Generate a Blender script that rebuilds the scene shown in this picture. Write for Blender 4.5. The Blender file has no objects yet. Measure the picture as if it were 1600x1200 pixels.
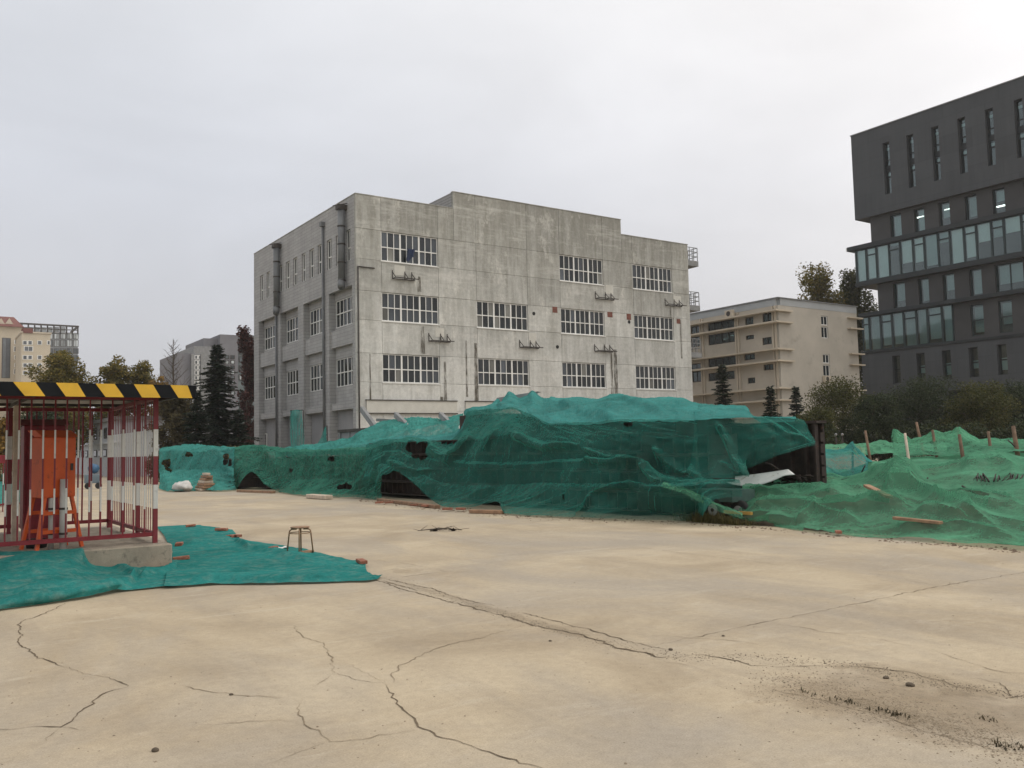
import bpy, bmesh, math, random
import numpy as np
from mathutils import Vector, Matrix, noise as mnoise

scene = bpy.context.scene
col = scene.collection
R_ = math.radians

# ------------------------------------------------------------------ camera
# world: +X runs along the factory front, +Y along its side wall, both away from the viewer
FOC = 1383.0                                   # focal length in pixels of the 1600 px wide photograph
def _n(v):
    v = np.array(v, float); return v / np.linalg.norm(v)
_a = _n((2035, -55, -FOC)); _b = _n((-943, -122, -FOC)); _u = _n(np.cross(_a, _b)); _b = _n(np.cross(_u, _a))
CR = np.array([_a, _b, _u]); EYE = np.array([0.0, 0.0, 1.6])
cam_d = bpy.data.cameras.new('camera'); cam = bpy.data.objects.new('camera', cam_d); col.objects.link(cam)
cam_d.sensor_fit = 'HORIZONTAL'; cam_d.sensor_width = 36.0; cam_d.lens = FOC / 1600 * 36.0
cam_d.clip_start = 0.1; cam_d.clip_end = 3000
M4 = Matrix.Identity(4)
for i in range(3):
    for j in range(3): M4[i][j] = CR[i][j]
    M4[i][3] = EYE[i]
cam.matrix_world = M4
scene.camera = cam

# ------------------------------------------------------------------ sky, sun, exposure
SUN_AZ, SUN_EL = R_(-32), R_(48)               # azimuth measured from +X towards +Y
sun_dir = Vector((math.cos(SUN_AZ) * math.cos(SUN_EL), math.sin(SUN_AZ) * math.cos(SUN_EL), math.sin(SUN_EL)))
world = bpy.data.worlds.new('World'); scene.world = world; world.use_nodes = True
wn, wl = world.node_tree.nodes, world.node_tree.links
wn.clear()
def N(tree_nodes, t, **kw):
    n = tree_nodes.new(t)
    for k, v in kw.items(): setattr(n, k, v)
    return n
w_out = N(wn, 'ShaderNodeOutputWorld')
w_sky = N(wn, 'ShaderNodeTexSky', sky_type='NISHITA', sun_disc=False)
w_sky.sun_elevation = SUN_EL; w_sky.sun_rotation = math.pi / 2 - SUN_AZ
w_sky.air_density = 1.0; w_sky.dust_density = 4.0; w_sky.altitude = 50
w_bg1 = N(wn, 'ShaderNodeBackground'); w_bg1.inputs['Strength'].default_value = 0.06
wl.new(w_sky.outputs[0], w_bg1.inputs['Color'])
w_tc = N(wn, 'ShaderNodeTexCoord')
w_sep = N(wn, 'ShaderNodeSeparateXYZ'); wl.new(w_tc.outputs['Generated'], w_sep.inputs[0])
w_ramp = N(wn, 'ShaderNodeValToRGB')            # overcast deck: dimmer towards the horizon, brighter overhead
wl.new(w_sep.outputs['Z'], w_ramp.inputs[0])
cr = w_ramp.color_ramp
cr.elements[0].position = 0.0; cr.elements[0].color = (0.61, 0.61, 0.625, 1)
cr.elements[1].position = 1.0; cr.elements[1].color = (1.12, 1.11, 1.10, 1)
for p, c in ((0.12, (0.65, 0.66, 0.70)), (0.28, (0.715, 0.74, 0.80)), (0.46, (0.785, 0.81, 0.86)), (0.7, (0.96, 0.96, 0.97))):
    e = cr.elements.new(p); e.color = (*c, 1)
# the brighter cloud around the veiled sun
w_dot = N(wn, 'ShaderNodeVectorMath', operation='DOT_PRODUCT')
w_nrm = N(wn, 'ShaderNodeVectorMath', operation='NORMALIZE'); wl.new(w_tc.outputs['Generated'], w_nrm.inputs[0])
wl.new(w_nrm.outputs[0], w_dot.inputs[0]); w_dot.inputs[1].default_value = tuple(sun_dir)
w_mr = N(wn, 'ShaderNodeMapRange'); w_mr.inputs['From Min'].default_value = -0.05; w_mr.inputs['From Max'].default_value = 1.0
w_mr.interpolation_type = 'SMOOTHSTEP'
wl.new(w_dot.outputs['Value'], w_mr.inputs['Value'])
w_map = N(wn, 'ShaderNodeMapping'); w_map.inputs['Scale'].default_value = (1.0, 1.0, 2.6)
wl.new(w_nrm.outputs[0], w_map.inputs[0])
w_noi = N(wn, 'ShaderNodeTexNoise'); w_noi.inputs['Scale'].default_value = 2.1; w_noi.inputs['Detail'].default_value = 5
w_noi.inputs['Roughness'].default_value = 0.55; w_noi.inputs['Distortion'].default_value = 0.4
wl.new(w_map.outputs[0], w_noi.inputs['Vector'])
w_cm = N(wn, 'ShaderNodeMapRange'); w_cm.inputs['From Min'].default_value = 0.3; w_cm.inputs['From Max'].default_value = 0.7
w_cm.inputs['To Min'].default_value = 0.91; w_cm.inputs['To Max'].default_value = 1.08
wl.new(w_noi.outputs[0], w_cm.inputs['Value'])
w_glow = N(wn, 'ShaderNodeMix', data_type='RGBA', blend_type='ADD')
w_glow.inputs[7].default_value = (0.53, 0.46, 0.375, 1)
wl.new(w_mr.outputs[0], w_glow.inputs[0]); wl.new(w_ramp.outputs[0], w_glow.inputs[6])
w_mul = N(wn, 'ShaderNodeVectorMath', operation='SCALE')
wl.new(w_glow.outputs[2], w_mul.inputs[0]); wl.new(w_cm.outputs[0], w_mul.inputs['Scale'])
w_bg2 = N(wn, 'ShaderNodeBackground'); w_bg2.inputs['Strength'].default_value = 1.0
wl.new(w_mul.outputs[0], w_bg2.inputs['Color'])
w_mix = N(wn, 'ShaderNodeMixShader'); w_mix.inputs[0].default_value = 0.9
wl.new(w_bg1.outputs[0], w_mix.inputs[1]); wl.new(w_bg2.outputs[0], w_mix.inputs[2])
wl.new(w_mix.outputs[0], w_out.inputs['Surface'])

sun_d = bpy.data.lights.new('sun', 'SUN'); sun = bpy.data.objects.new('sun', sun_d); col.objects.link(sun)
sun_d.energy = 0.9; sun_d.angle = R_(28); sun_d.color = (1.0, 0.96, 0.9)
sun.rotation_euler = (-sun_dir).to_track_quat('-Z', 'Y').to_euler()

scene.view_settings.view_transform = 'Standard'; scene.view_settings.look = 'None'
scene.view_settings.exposure = 0.0; scene.view_settings.gamma = 1.0
scene.view_settings.use_curve_mapping = False
scene.render.engine = 'CYCLES'
scene.cycles.use_denoising = True
scene.cycles.max_bounces = 6; scene.cycles.diffuse_bounces = 3; scene.cycles.transparent_max_bounces = 12
scene.cycles.volume_bounces = 1
scene.cycles.use_adaptive_sampling = True; scene.cycles.adaptive_threshold = 0.02

# ------------------------------------------------------------------ survey helpers: sight lines of the photograph met with real planes
def ray(px, py): return CR @ np.array([px - 800.0, 600.0 - py, -FOC])
def gz(px, py, z=0.0):
    d = ray(px, py); return EYE + d * ((z - EYE[2]) / d[2])
def onx(px, py, X):
    d = ray(px, py); return EYE + d * (X / d[0])
def ony(px, py, Y):
    d = ray(px, py); return EYE + d * (Y / d[1])
def dep(px, py, D): return EYE + ray(px, py) * (D / FOC)
def horizon(px): return 718.8 - 0.0225 * px
def proj(P):
    v = CR.T @ (np.array(P, float) - EYE); return (800 + FOC * v[0] / -v[2], 600 - FOC * v[1] / -v[2])

# ------------------------------------------------------------------ object helpers
WO = {}                                        # world origin of every object
def link(o, parent=None, origin=(0, 0, 0)):
    col.objects.link(o); origin = Vector(origin); WO[o.name] = origin
    if parent is not None:
        o.parent = parent; o.location = origin - WO[parent.name]
    else: o.location = origin
    return o
def tag(o, label=None, cat=None, group=None, kind=None):
    if label: o['label'] = label
    if cat: o['category'] = cat
    if group: o['group'] = group
    if kind: o['kind'] = kind
    return o
def thing(name, label, cat, loc, group=None):
    o = bpy.data.objects.new(name, None); o.empty_display_size = 0.3
    link(o, None, loc); return tag(o, label, cat, group)
def copy_tree(o, parent=None, delta=(0, 0, 0)):
    c = o.copy(); col.objects.link(c)
    WO[c.name] = WO[o.name] + Vector(delta)
    if parent is not None: c.parent = parent
    for ch in list(o.children): copy_tree(ch, c, delta)
    return c
def copy_thing(o, loc, rot=None, label=None, group=None, scale=None):
    c = copy_tree(o); c.location = Vector(loc)
    if rot is not None: c.rotation_euler = rot
    if scale is not None: c.scale = scale
    if label: c['label'] = label
    if group: c['group'] = group
    return c

class MB:
    def __init__(s): s.v = []; s.f = []; s.arr = []
    def add(s, vs, fs):
        n = len(s.v); s.v.extend([tuple(float(c) for c in v) for v in vs]); s.f.extend([tuple(i + n for i in f) for f in fs]); return s
    def box(s, x0, x1, y0, y1, z0, z1):
        if x0 > x1: x0, x1 = x1, x0
        if y0 > y1: y0, y1 = y1, y0
        if z0 > z1: z0, z1 = z1, z0
        return s.add([(x0,y0,z0),(x1,y0,z0),(x1,y1,z0),(x0,y1,z0),(x0,y0,z1),(x1,y0,z1),(x1,y1,z1),(x0,y1,z1)],
                     [(0,3,2,1),(4,5,6,7),(0,1,5,4),(1,2,6,5),(2,3,7,6),(3,0,4,7)])
    def bbox(s, x0, x1, y0, y1, z0, z1, b=0.01):        # box with chamfered edges
        bm = bmesh.new(); bmesh.ops.create_cube(bm, size=1)
        bmesh.ops.transform(bm, matrix=Matrix.Translation(((x0+x1)/2,(y0+y1)/2,(z0+z1)/2)) @ Matrix.Diagonal((abs(x1-x0),abs(y1-y0),abs(z1-z0),1)), verts=bm.verts)
        bmesh.ops.bevel(bm, geom=list(bm.edges), offset=b, segments=1, affect='EDGES')
        bm.verts.index_update()
        s.add([v.co for v in bm.verts], [tuple(v.index for v in f.verts) for f in bm.faces]); bm.free(); return s
    def bar(s, p, q, w, h=None, up=(0, 0, 1)):
        p, q = Vector(p), Vector(q); h = h or w
        d = (q - p).normalized(); up = Vector(up)
        if abs(d.dot(up)) > 0.95: up = Vector((1, 0, 0))
        r = d.cross(up).normalized(); t = r.cross(d)
        c = [(-1,-1),(1,-1),(1,1),(-1,1)]
        vs = [p + r*(i*w/2) + t*(j*h/2) for i, j in c] + [q + r*(i*w/2) + t*(j*h/2) for i, j in c]
        return s.add(vs, [(0,3,2,1),(4,5,6,7),(0,1,5,4),(1,2,6,5),(2,3,7,6),(3,0,4,7)])
    def tube(s, pts, rad, n=8, cap=True):
        pts = [Vector(p) for p in pts]
        if not hasattr(rad, '__len__'): rad = [rad] * len(pts)
        base = len(s.v); prev = None
        for i, p in enumerate(pts):
            d = (pts[min(i+1, len(pts)-1)] - pts[max(i-1, 0)]).normalized()
            if prev is None: r = d.cross(Vector((0,0,1)) if abs(d.z) < 0.95 else Vector((1,0,0))).normalized()
            else: r = (prev - d * prev.dot(d)).normalized()
            prev = r; t = d.cross(r)
            for k in range(n):
                a = 2*math.pi*k/n; v = p + (r*math.cos(a) + t*math.sin(a)) * rad[i]; s.v.append(tuple(v))
        for i in range(len(pts)-1):
            for k in range(n):
                a0 = base + i*n + k; a1 = base + i*n + (k+1) % n
                s.f.append((a0, a1, a1+n, a0+n))
        if cap:
            s.f.append(tuple(base + k for k in reversed(range(n)))); s.f.append(tuple(base + (len(pts)-1)*n + k for k in range(n)))
        return s
    def prism(s, poly, ext):                     # polygon (list of 3D points) swept by vector ext
        m = len(poly); ext = Vector(ext); P = [Vector(p) for p in poly]
        return s.add(P + [p + ext for p in P], [tuple(reversed(range(m))), tuple(range(m, 2*m))] + [(i, (i+1) % m, m+(i+1) % m, m+i) for i in range(m)])
    def mesh(s, name, mat, smooth=False, origin=(0,0,0)):
        o = Vector(origin); me = bpy.data.meshes.new(name)
        if s.arr:                                # many loose quads at once
            A = np.concatenate(s.arr).astype(np.float32) - np.array(o, np.float32); n = len(A)
            me.vertices.add(4 * n); me.vertices.foreach_set('co', A.ravel()); me.loops.add(4 * n); me.loops.foreach_set('vertex_index', np.arange(4 * n, dtype=np.int32))
            me.polygons.add(n); me.polygons.foreach_set('loop_start', np.arange(0, 4 * n, 4, dtype=np.int32)); me.polygons.foreach_set('loop_total', np.full(n, 4, np.int32))
            if mat is not None: me.materials.append(mat)
            me.update(calc_edges=True); me.validate(); return me
        me.from_pydata([tuple(Vector(v) - o) for v in s.v], [], s.f)
        if mat is not None: me.materials.append(mat)
        if smooth: me.polygons.foreach_set('use_smooth', [True] * len(me.polygons))
        me.update(); return me
    def build(s, name, mat, parent=None, smooth=False, origin=None):
        if origin is None: origin = WO[parent.name] if parent is not None else (0, 0, 0)
        return link(bpy.data.objects.new(name, s.mesh(name, mat, smooth, origin)), parent, origin)

# ------------------------------------------------------------------ materials
def new_mat(name):
    m = bpy.data.materials.new(name); m.use_nodes = True; t = m.node_tree
    b = t.nodes['Principled BSDF']; return m, t.nodes, t.links, b
def coords(n, l, space, scale=(1, 1, 1)):
    if space == 'world':
        g = n.new('ShaderNodeNewGeometry'); src = g.outputs['Position']
    else:
        g = n.new('ShaderNodeTexCoord'); src = g.outputs['Object']
    mp = n.new('ShaderNodeMapping'); mp.inputs['Scale'].default_value = scale; l.new(src, mp.inputs[0]); return mp.outputs[0]
def noise_node(n, l, vec, scale, detail=4, rough=0.55, dist=0.0):
    k = n.new('ShaderNodeTexNoise'); k.inputs['Scale'].default_value = scale; k.inputs['Detail'].default_value = detail
    k.inputs['Roughness'].default_value = rough; k.inputs['Distortion'].default_value = dist; l.new(vec, k.inputs['Vector']); return k.outputs[0]
def ramp(n, l, fac, stops):
    r = n.new('ShaderNodeValToRGB'); e = r.color_ramp.elements
    e[0].position, e[0].color = stops[0][0], (*stops[0][1], 1); e[1].position, e[1].color = stops[-1][0], (*stops[-1][1], 1)
    for p, c in stops[1:-1]:
        x = e.new(p); x.color = (*c, 1)
    if fac is not None: l.new(fac, r.inputs[0])
    return r.outputs[0]
def mixc(n, l, fac, a, b, mode='MIX'):
    m = n.new('ShaderNodeMix'); m.data_type = 'RGBA'; m.blend_type = mode
    for s_, v in ((0, fac), (6, a), (7, b)):
        if hasattr(v, 'is_output'): l.new(v, m.inputs[s_])
        else: m.inputs[s_].default_value = v if not hasattr(v, '__len__') else ((*v, 1) if len(v) == 3 else v)
    return m.outputs[2]
def mathn(n, l, op, a, b=0.0, clamp=False):
    m = n.new('ShaderNodeMath'); m.operation = op; m.use_clamp = clamp
    for i, v in enumerate((a, b)):
        if hasattr(v, 'is_output'): l.new(v, m.inputs[i])
        else: m.inputs[i].default_value = v
    return m.outputs[0]
def bump(n, l, b, h, strength=0.3, dist=0.02):
    k = n.new('ShaderNodeBump'); k.inputs['Strength'].default_value = strength; k.inputs['Distance'].default_value = dist
    l.new(h, k.inputs['Height']); l.new(k.outputs[0], b.inputs['Normal'])
def plain(name, c, rough=0.7, var=0.15, scale=3.0, space='world', metal=0.0, bmp=0.0, spec=0.4, per_object=0.0, wear=None, wear_amt=0.0):
    m, n, l, b = new_mat(name)
    v = coords(n, l, space); f = noise_node(n, l, v, scale, 5, 0.6)
    dk = tuple(x * (1 - var) for x in c); lt = tuple(min(1, x * (1 + var)) for x in c)
    out = ramp(n, l, f, [(0.3, dk), (0.7, lt)])
    if wear is not None:
        f2 = noise_node(n, l, v, scale * 2.3, 7, 0.7)
        out = mixc(n, l, ramp(n, l, f2, [(0.62 - wear_amt * 0.3, (0, 0, 0)), (0.72 - wear_amt * 0.2, (1, 1, 1))]), out, wear)
    if per_object:
        oi = n.new('ShaderNodeObjectInfo'); k = mathn(n, l, 'MULTIPLY_ADD', oi.outputs['Random'], per_object)
        k.node.inputs[2].default_value = 1 - per_object / 2
        sc = n.new('ShaderNodeVectorMath'); sc.operation = 'SCALE'; l.new(out, sc.inputs[0]); l.new(k, sc.inputs['Scale']); out = sc.outputs[0]
    l.new(out, b.inputs['Base Color'])
    b.inputs['Roughness'].default_value = rough; b.inputs['Metallic'].default_value = metal
    b.inputs['Specular IOR Level'].default_value = spec
    if bmp: bump(n, l, b, noise_node(n, l, v, scale * 6, 4), bmp)
    return m

# ---- facade concrete: weathered precast panels, darker soot under the parapet, pale lower down, rain streaks
def concrete_facade():
    m, n, l, b = new_mat('facade_concrete')
    v = coords(n, l, 'world'); vs = coords(n, l, 'world', (1.0, 1.0, 0.12))
    sep = n.new('ShaderNodeSeparateXYZ'); l.new(v, sep.inputs[0])
    blot = noise_node(n, l, v, 0.32, 6, 0.62); strk = noise_node(n, l, vs, 1.9, 6, 0.65); fine = noise_node(n, l, v, 5.0, 6, 0.7)
    base = ramp(n, l, blot, [(0.28, (0.45, 0.452, 0.425)), (0.5, (0.55, 0.552, 0.522)), (0.72, (0.62, 0.622, 0.592))])
    # soot is held by the upper wall and fades out a few metres down in an uneven line
    hgt = n.new('ShaderNodeMapRange'); l.new(sep.outputs['Z'], hgt.inputs['Value'])
    hgt.inputs['From Min'].default_value = 6.0; hgt.inputs['From Max'].default_value = 19.5
    soot = mathn(n, l, 'MULTIPLY_ADD', hgt.outputs[0], 0.50); l.new(mathn(n, l, 'MULTIPLY', strk, 0.95), soot.node.inputs[2])
    sf = ramp(n, l, soot, [(0.45, (0, 0, 0)), (1.02, (1, 1, 1))])
    c1 = mixc(n, l, mathn(n, l, 'MULTIPLY', sf, 0.85), base, (0.205, 0.2, 0.17))
    # lime bloom blotches
    lime = ramp(n, l, noise_node(n, l, coords(n, l, 'world', (1, 1, 0.55)), 0.9, 7, 0.75), [(0.56, (0, 0, 0)), (0.68, (1, 1, 1))])
    c2 = mixc(n, l, mathn(n, l, 'MULTIPLY', lime, 0.6), c1, (0.66, 0.65, 0.60))
    band = ramp(n, l, noise_node(n, l, coords(n, l, 'world', (0.13, 1, 1.0)), 1.7, 7, 0.72), [(0.52, (0, 0, 0)), (0.66, (1, 1, 1))])
    c2 = mixc(n, l, mathn(n, l, 'MULTIPLY', band, 0.42), c2, (0.62, 0.61, 0.57))
    smd = ramp(n, l, noise_node(n, l, coords(n, l, 'world', (1, 1, 0.5)), 0.75, 8, 0.78, 0.4), [(0.53, (0, 0, 0)), (0.66, (1, 1, 1))])
    c2 = mixc(n, l, mathn(n, l, 'MULTIPLY', smd, 0.36), c2, (0.27, 0.262, 0.228))
    # narrow dark runs
    run = ramp(n, l, noise_node(n, l, coords(n, l, 'world', (1, 1, 0.05)), 4.2, 4, 0.6), [(0.58, (0, 0, 0)), (0.75, (1, 1, 1))])
    c3 = mixc(n, l, mathn(n, l, 'MULTIPLY', run, 0.30), c2, (0.2, 0.19, 0.158))
    oi = n.new('ShaderNodeObjectInfo'); k = mathn(n, l, 'MULTIPLY_ADD', oi.outputs['Random'], 0.16); k.node.inputs[2].default_value = 0.92
    f2 = mathn(n, l, 'MULTIPLY_ADD', fine, 0.6); f2.node.inputs[2].default_value = 0.70
    sc = n.new('ShaderNodeVectorMath'); sc.operation = 'SCALE'; l.new(c3, sc.inputs[0]); l.new(mathn(n, l, 'MULTIPLY', k, f2), sc.inputs['Scale'])
    l.new(sc.outputs[0], b.inputs['Base Color']); b.inputs['Roughness'].default_value = 0.9; b.inputs['Specular IOR Level'].default_value = 0.25
    bump(n, l, b, fine, 0.35, 0.03); return m
def tile_courses(name, c, joint, course=0.24, length=0.9):
    m, n, l, b = new_mat(name)
    g = n.new('ShaderNodeNewGeometry'); sep = n.new('ShaderNodeSeparateXYZ'); l.new(g.outputs['Position'], sep.inputs[0])
    cmb = n.new('ShaderNodeCombineXYZ'); l.new(mathn(n, l, 'ADD', sep.outputs['X'], sep.outputs['Y']), cmb.inputs[0]); l.new(sep.outputs['Z'], cmb.inputs[1])
    br = n.new('ShaderNodeTexBrick'); l.new(cmb.outputs[0], br.inputs['Vector'])
    br.inputs['Scale'].default_value = 1.0; br.inputs['Brick Width'].default_value = length; br.inputs['Row Height'].default_value = course
    br.inputs['Mortar Size'].default_value = 0.02; br.inputs['Mortar Smooth'].default_value = 0.3
    br.inputs['Color1'].default_value = (*c, 1); br.inputs['Color2'].default_value = (*[x * 0.86 for x in c], 1); br.inputs['Mortar'].default_value = (*joint, 1)
    v = coords(n, l, 'world'); f = noise_node(n, l, v, 0.5, 6, 0.65)
    run = noise_node(n, l, coords(n, l, 'world', (1, 1, 0.07)), 2.2, 5, 0.6)
    k = mathn(n, l, 'MULTIPLY_ADD', mathn(n, l, 'ADD', f, run), 0.42); k.node.inputs[2].default_value = 0.58
    sc = n.new('ShaderNodeVectorMath'); sc.operation = 'SCALE'; l.new(br.outputs['Color'], sc.inputs[0]); l.new(k, sc.inputs['Scale'])
    l.new(sc.outputs[0], b.inputs['Base Color']); b.inputs['Roughness'].default_value = 0.75; bump(n, l, b, br.outputs['Fac'], -0.4, 0.02); return m
def yard_concrete():
    m, n, l, b = new_mat('yard_concrete')
    v = coords(n, l, 'world')
    big = noise_node(n, l, coords(n, l, 'world', (1, .6, 1)), 0.33, 6, 0.66, .5); mid = noise_node(n, l, v, 0.55, 6, 0.62, 0.6)
    strk = noise_node(n, l, coords(n, l, 'world', (1.6, 0.28, 1)), 1.1, 6, 0.65, 0.5); fine = noise_node(n, l, v, 14, 6, 0.75); grit = noise_node(n, l, v, 90, 3, 0.7)
    base = ramp(n, l, mid, [(0.28, (0.30, 0.242, 0.168)), (0.5, (0.395, 0.326, 0.23)), (0.72, (0.47, 0.396, 0.286))])
    grey = ramp(n, l, big, [(0.44, (0, 0, 0)), (0.62, (1, 1, 1))])
    c1 = mixc(n, l, mathn(n, l, 'MULTIPLY', grey, 0.75), base, (0.31, 0.275, 0.228))
    c2 = mixc(n, l, ramp(n, l, strk, [(0.50, (0, 0, 0)), (0.72, (0.5, 0.5, 0.5))]), c1, (0.285, 0.242, 0.186))
    pale = noise_node(n, l, coords(n, l, 'world', (0.5, 1.7, 1)), 1.7, 6, 0.7, 0.8)
    c3 = mixc(n, l, ramp(n, l, pale, [(0.56, (0, 0, 0)), (0.74, (0.4, 0.4, 0.4))]), c2, (0.50, 0.445, 0.355))
    spk = ramp(n, l, noise_node(n, l, v, 24, 3, 0.6), [(0.64, (0, 0, 0)), (0.72, (1, 1, 1))])
    c4 = mixc(n, l, mathn(n, l, 'MULTIPLY', spk, 0.35), c3, (0.16, 0.125, 0.085))
    k = mathn(n, l, 'MULTIPLY_ADD', mathn(n, l, 'ADD', fine, mathn(n, l, 'MULTIPLY', grit, 1.6)), 0.5); k.node.inputs[2].default_value = 0.37
    sc = n.new('ShaderNodeVectorMath'); sc.operation = 'SCALE'; l.new(c4, sc.inputs[0]); l.new(k, sc.inputs['Scale'])
    l.new(sc.outputs[0], b.inputs['Base Color']); b.inputs['Roughness'].default_value = 0.92; b.inputs['Specular IOR Level'].default_value = 0.2
    h = mathn(n, l, 'ADD', fine, mathn(n, l, 'MULTIPLY', grit, 0.4)); bump(n, l, b, h, 0.25, 0.02); return m
def netting(name, c, opac, dust=0.25, trans=0.35):
    """woven shade net: part of the light passes between the threads, part through them"""
    m, n, l, b = new_mat(name); n.remove(b); out = n['Material Output']
    v = coords(n, l, 'world'); f = noise_node(n, l, v, 0.8, 6, 0.65, 0.5); f2 = noise_node(n, l, v, 5.5, 5, 0.7)
    thr = n.new('ShaderNodeTexWave'); thr.inputs['Scale'].default_value = 14; thr.inputs['Distortion'].default_value = 1.5; thr.wave_profile = 'SIN'
    l.new(coords(n, l, 'world', (0.5, 1, 1.3)), thr.inputs['Vector'])
    base = ramp(n, l, f, [(0.28, tuple(x * 0.68 for x in c)), (0.72, tuple(x * 1.25 for x in c))])
    g = ramp(n, l, f2, [(0.48, (0, 0, 0)), (0.75, (1, 1, 1))])
    base = mixc(n, l, mathn(n, l, 'MULTIPLY', g, dust), base, (0.25, 0.30, 0.25))
    g3 = mathn(n, l, 'MULTIPLY_ADD', noise_node(n, l, v, 17, 4, .8), 1.1); g3.node.inputs[2].default_value = .45
    sg = n.new('ShaderNodeVectorMath'); sg.operation = 'SCALE'; l.new(base, sg.inputs[0]); l.new(g3, sg.inputs['Scale']); base = sg.outputs[0]
    d = n.new('ShaderNodeBsdfDiffuse'); l.new(base, d.inputs[0]); t = n.new('ShaderNodeBsdfTranslucent'); l.new(base, t.inputs[0])
    bm_ = n.new('ShaderNodeBump'); bm_.inputs['Strength'].default_value = 0.25; bm_.inputs['Distance'].default_value = 0.03
    l.new(mathn(n, l, 'ADD', f2, mathn(n, l, 'MULTIPLY', thr.outputs[1], 0.15)), bm_.inputs['Height'])
    l.new(bm_.outputs[0], d.inputs['Normal'])
    mx = n.new('ShaderNodeMixShader'); mx.inputs[0].default_value = trans; l.new(d.outputs[0], mx.inputs[1]); l.new(t.outputs[0], mx.inputs[2])
    tr = n.new('ShaderNodeBsdfTransparent'); tr.inputs[0].default_value = (0.92, 0.97, 0.94, 1)
    mo = n.new('ShaderNodeMixShader')
    gr = noise_node(n, l, v, 26, 3, 0.8)            # grain of the weave, loose and tight spots
    o = mathn(n, l, 'MULTIPLY_ADD', mathn(n, l, 'ADD', mathn(n, l, 'MULTIPLY', f, .8), mathn(n, l, 'MULTIPLY', gr, 0.9)), 0.34, True); o.node.inputs[2].default_value = opac - 0.29
    # the slanter the sight line, the more threads it meets: 1-(1-a)^(1/cos)
    ge = n.new('ShaderNodeNewGeometry'); dt = n.new('ShaderNodeVectorMath'); dt.operation = 'DOT_PRODUCT'; l.new(ge.outputs['Normal'], dt.inputs[0]); l.new(ge.outputs['Incoming'], dt.inputs[1])
    cs = mathn(n, l, 'MAXIMUM', mathn(n, l, 'ABSOLUTE', dt.outputs['Value']), 0.17)
    o = mathn(n, l, 'SUBTRACT', 1.0, mathn(n, l, 'POWER', mathn(n, l, 'SUBTRACT', 1.0, o), mathn(n, l, 'DIVIDE', 1.0, cs)), True)
    l.new(o, mo.inputs[0]); l.new(tr.outputs[0], mo.inputs[1]); l.new(mx.outputs[0], mo.inputs[2]); l.new(mo.outputs[0], out.inputs['Surface']); return m
def leafy(name, stops, rough=0.6):
    m, n, l, b = new_mat(name)
    g = n.new('ShaderNodeNewGeometry'); c = ramp(n, l, g.outputs['Random Per Island'], stops)
    b.inputs['Roughness'].default_value = rough; b.inputs['Specular IOR Level'].default_value = 0.2; l.new(c, b.inputs['Base Color'])
    t = n.new('ShaderNodeBsdfTranslucent'); l.new(c, t.inputs[0]); mx = n.new('ShaderNodeMixShader'); mx.inputs[0].default_value = 0.3
    l.new(b.outputs[0], mx.inputs[1]); l.new(t.outputs[0], mx.inputs[2]); l.new(mx.outputs[0], n['Material Output'].inputs['Surface']); return m
def glazing(name, tint, clear, rough=0.06):
    """tinted window glass: mirrors the sky a little, lets the room behind show"""
    m, n, l, b = new_mat(name); n.remove(b)
    g = n.new('ShaderNodeBsdfGlossy'); g.inputs['Roughness'].default_value = rough; g.inputs[0].default_value = (0.85, 0.92, 0.92, 1)
    tr = n.new('ShaderNodeBsdfTransparent'); tr.inputs[0].default_value = (*tint, 1)
    fr = n.new('ShaderNodeFresnel'); fr.inputs[0].default_value = 1.5
    k = mathn(n, l, 'MULTIPLY_ADD', fr.outputs[0], clear, True); k.node.inputs[2].default_value = 0.02
    mx = n.new('ShaderNodeMixShader'); l.new(k, mx.inputs[0]); l.new(tr.outputs[0], mx.inputs[1]); l.new(g.outputs[0], mx.inputs[2])
    l.new(mx.outputs[0], n['Material Output'].inputs['Surface']); return m
def dark_pane(name, c, spec=0.5, rough=0.08):
    m, n, l, b = new_mat(name)
    oi = n.new('ShaderNodeObjectInfo'); k = mathn(n, l, 'MULTIPLY_ADD', oi.outputs['Random'], 0.9); k.node.inputs[2].default_value = 0.5
    f = noise_node(n, l, coords(n, l, 'world', (1, 1, 0.6)), 1.3, 4)
    kk = mathn(n, l, 'MULTIPLY', k, mathn(n, l, 'ADD', f, 0.5))
    sc = n.new('ShaderNodeVectorMath'); sc.operation = 'SCALE'; sc.inputs[0].default_value = c; l.new(kk, sc.inputs['Scale'])
    l.new(sc.outputs[0], b.inputs['Base Color']); b.inputs['Roughness'].default_value = rough; b.inputs['Specular IOR Level'].default_value = spec; return m
def glow(name, c, s):
    m, n, l, b = new_mat(name); n.remove(b); e = n.new('ShaderNodeEmission'); e.inputs[0].default_value = (*c, 1); e.inputs[1].default_value = s
    l.new(e.outputs[0], n['Material Output'].inputs['Surface']); return m

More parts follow.
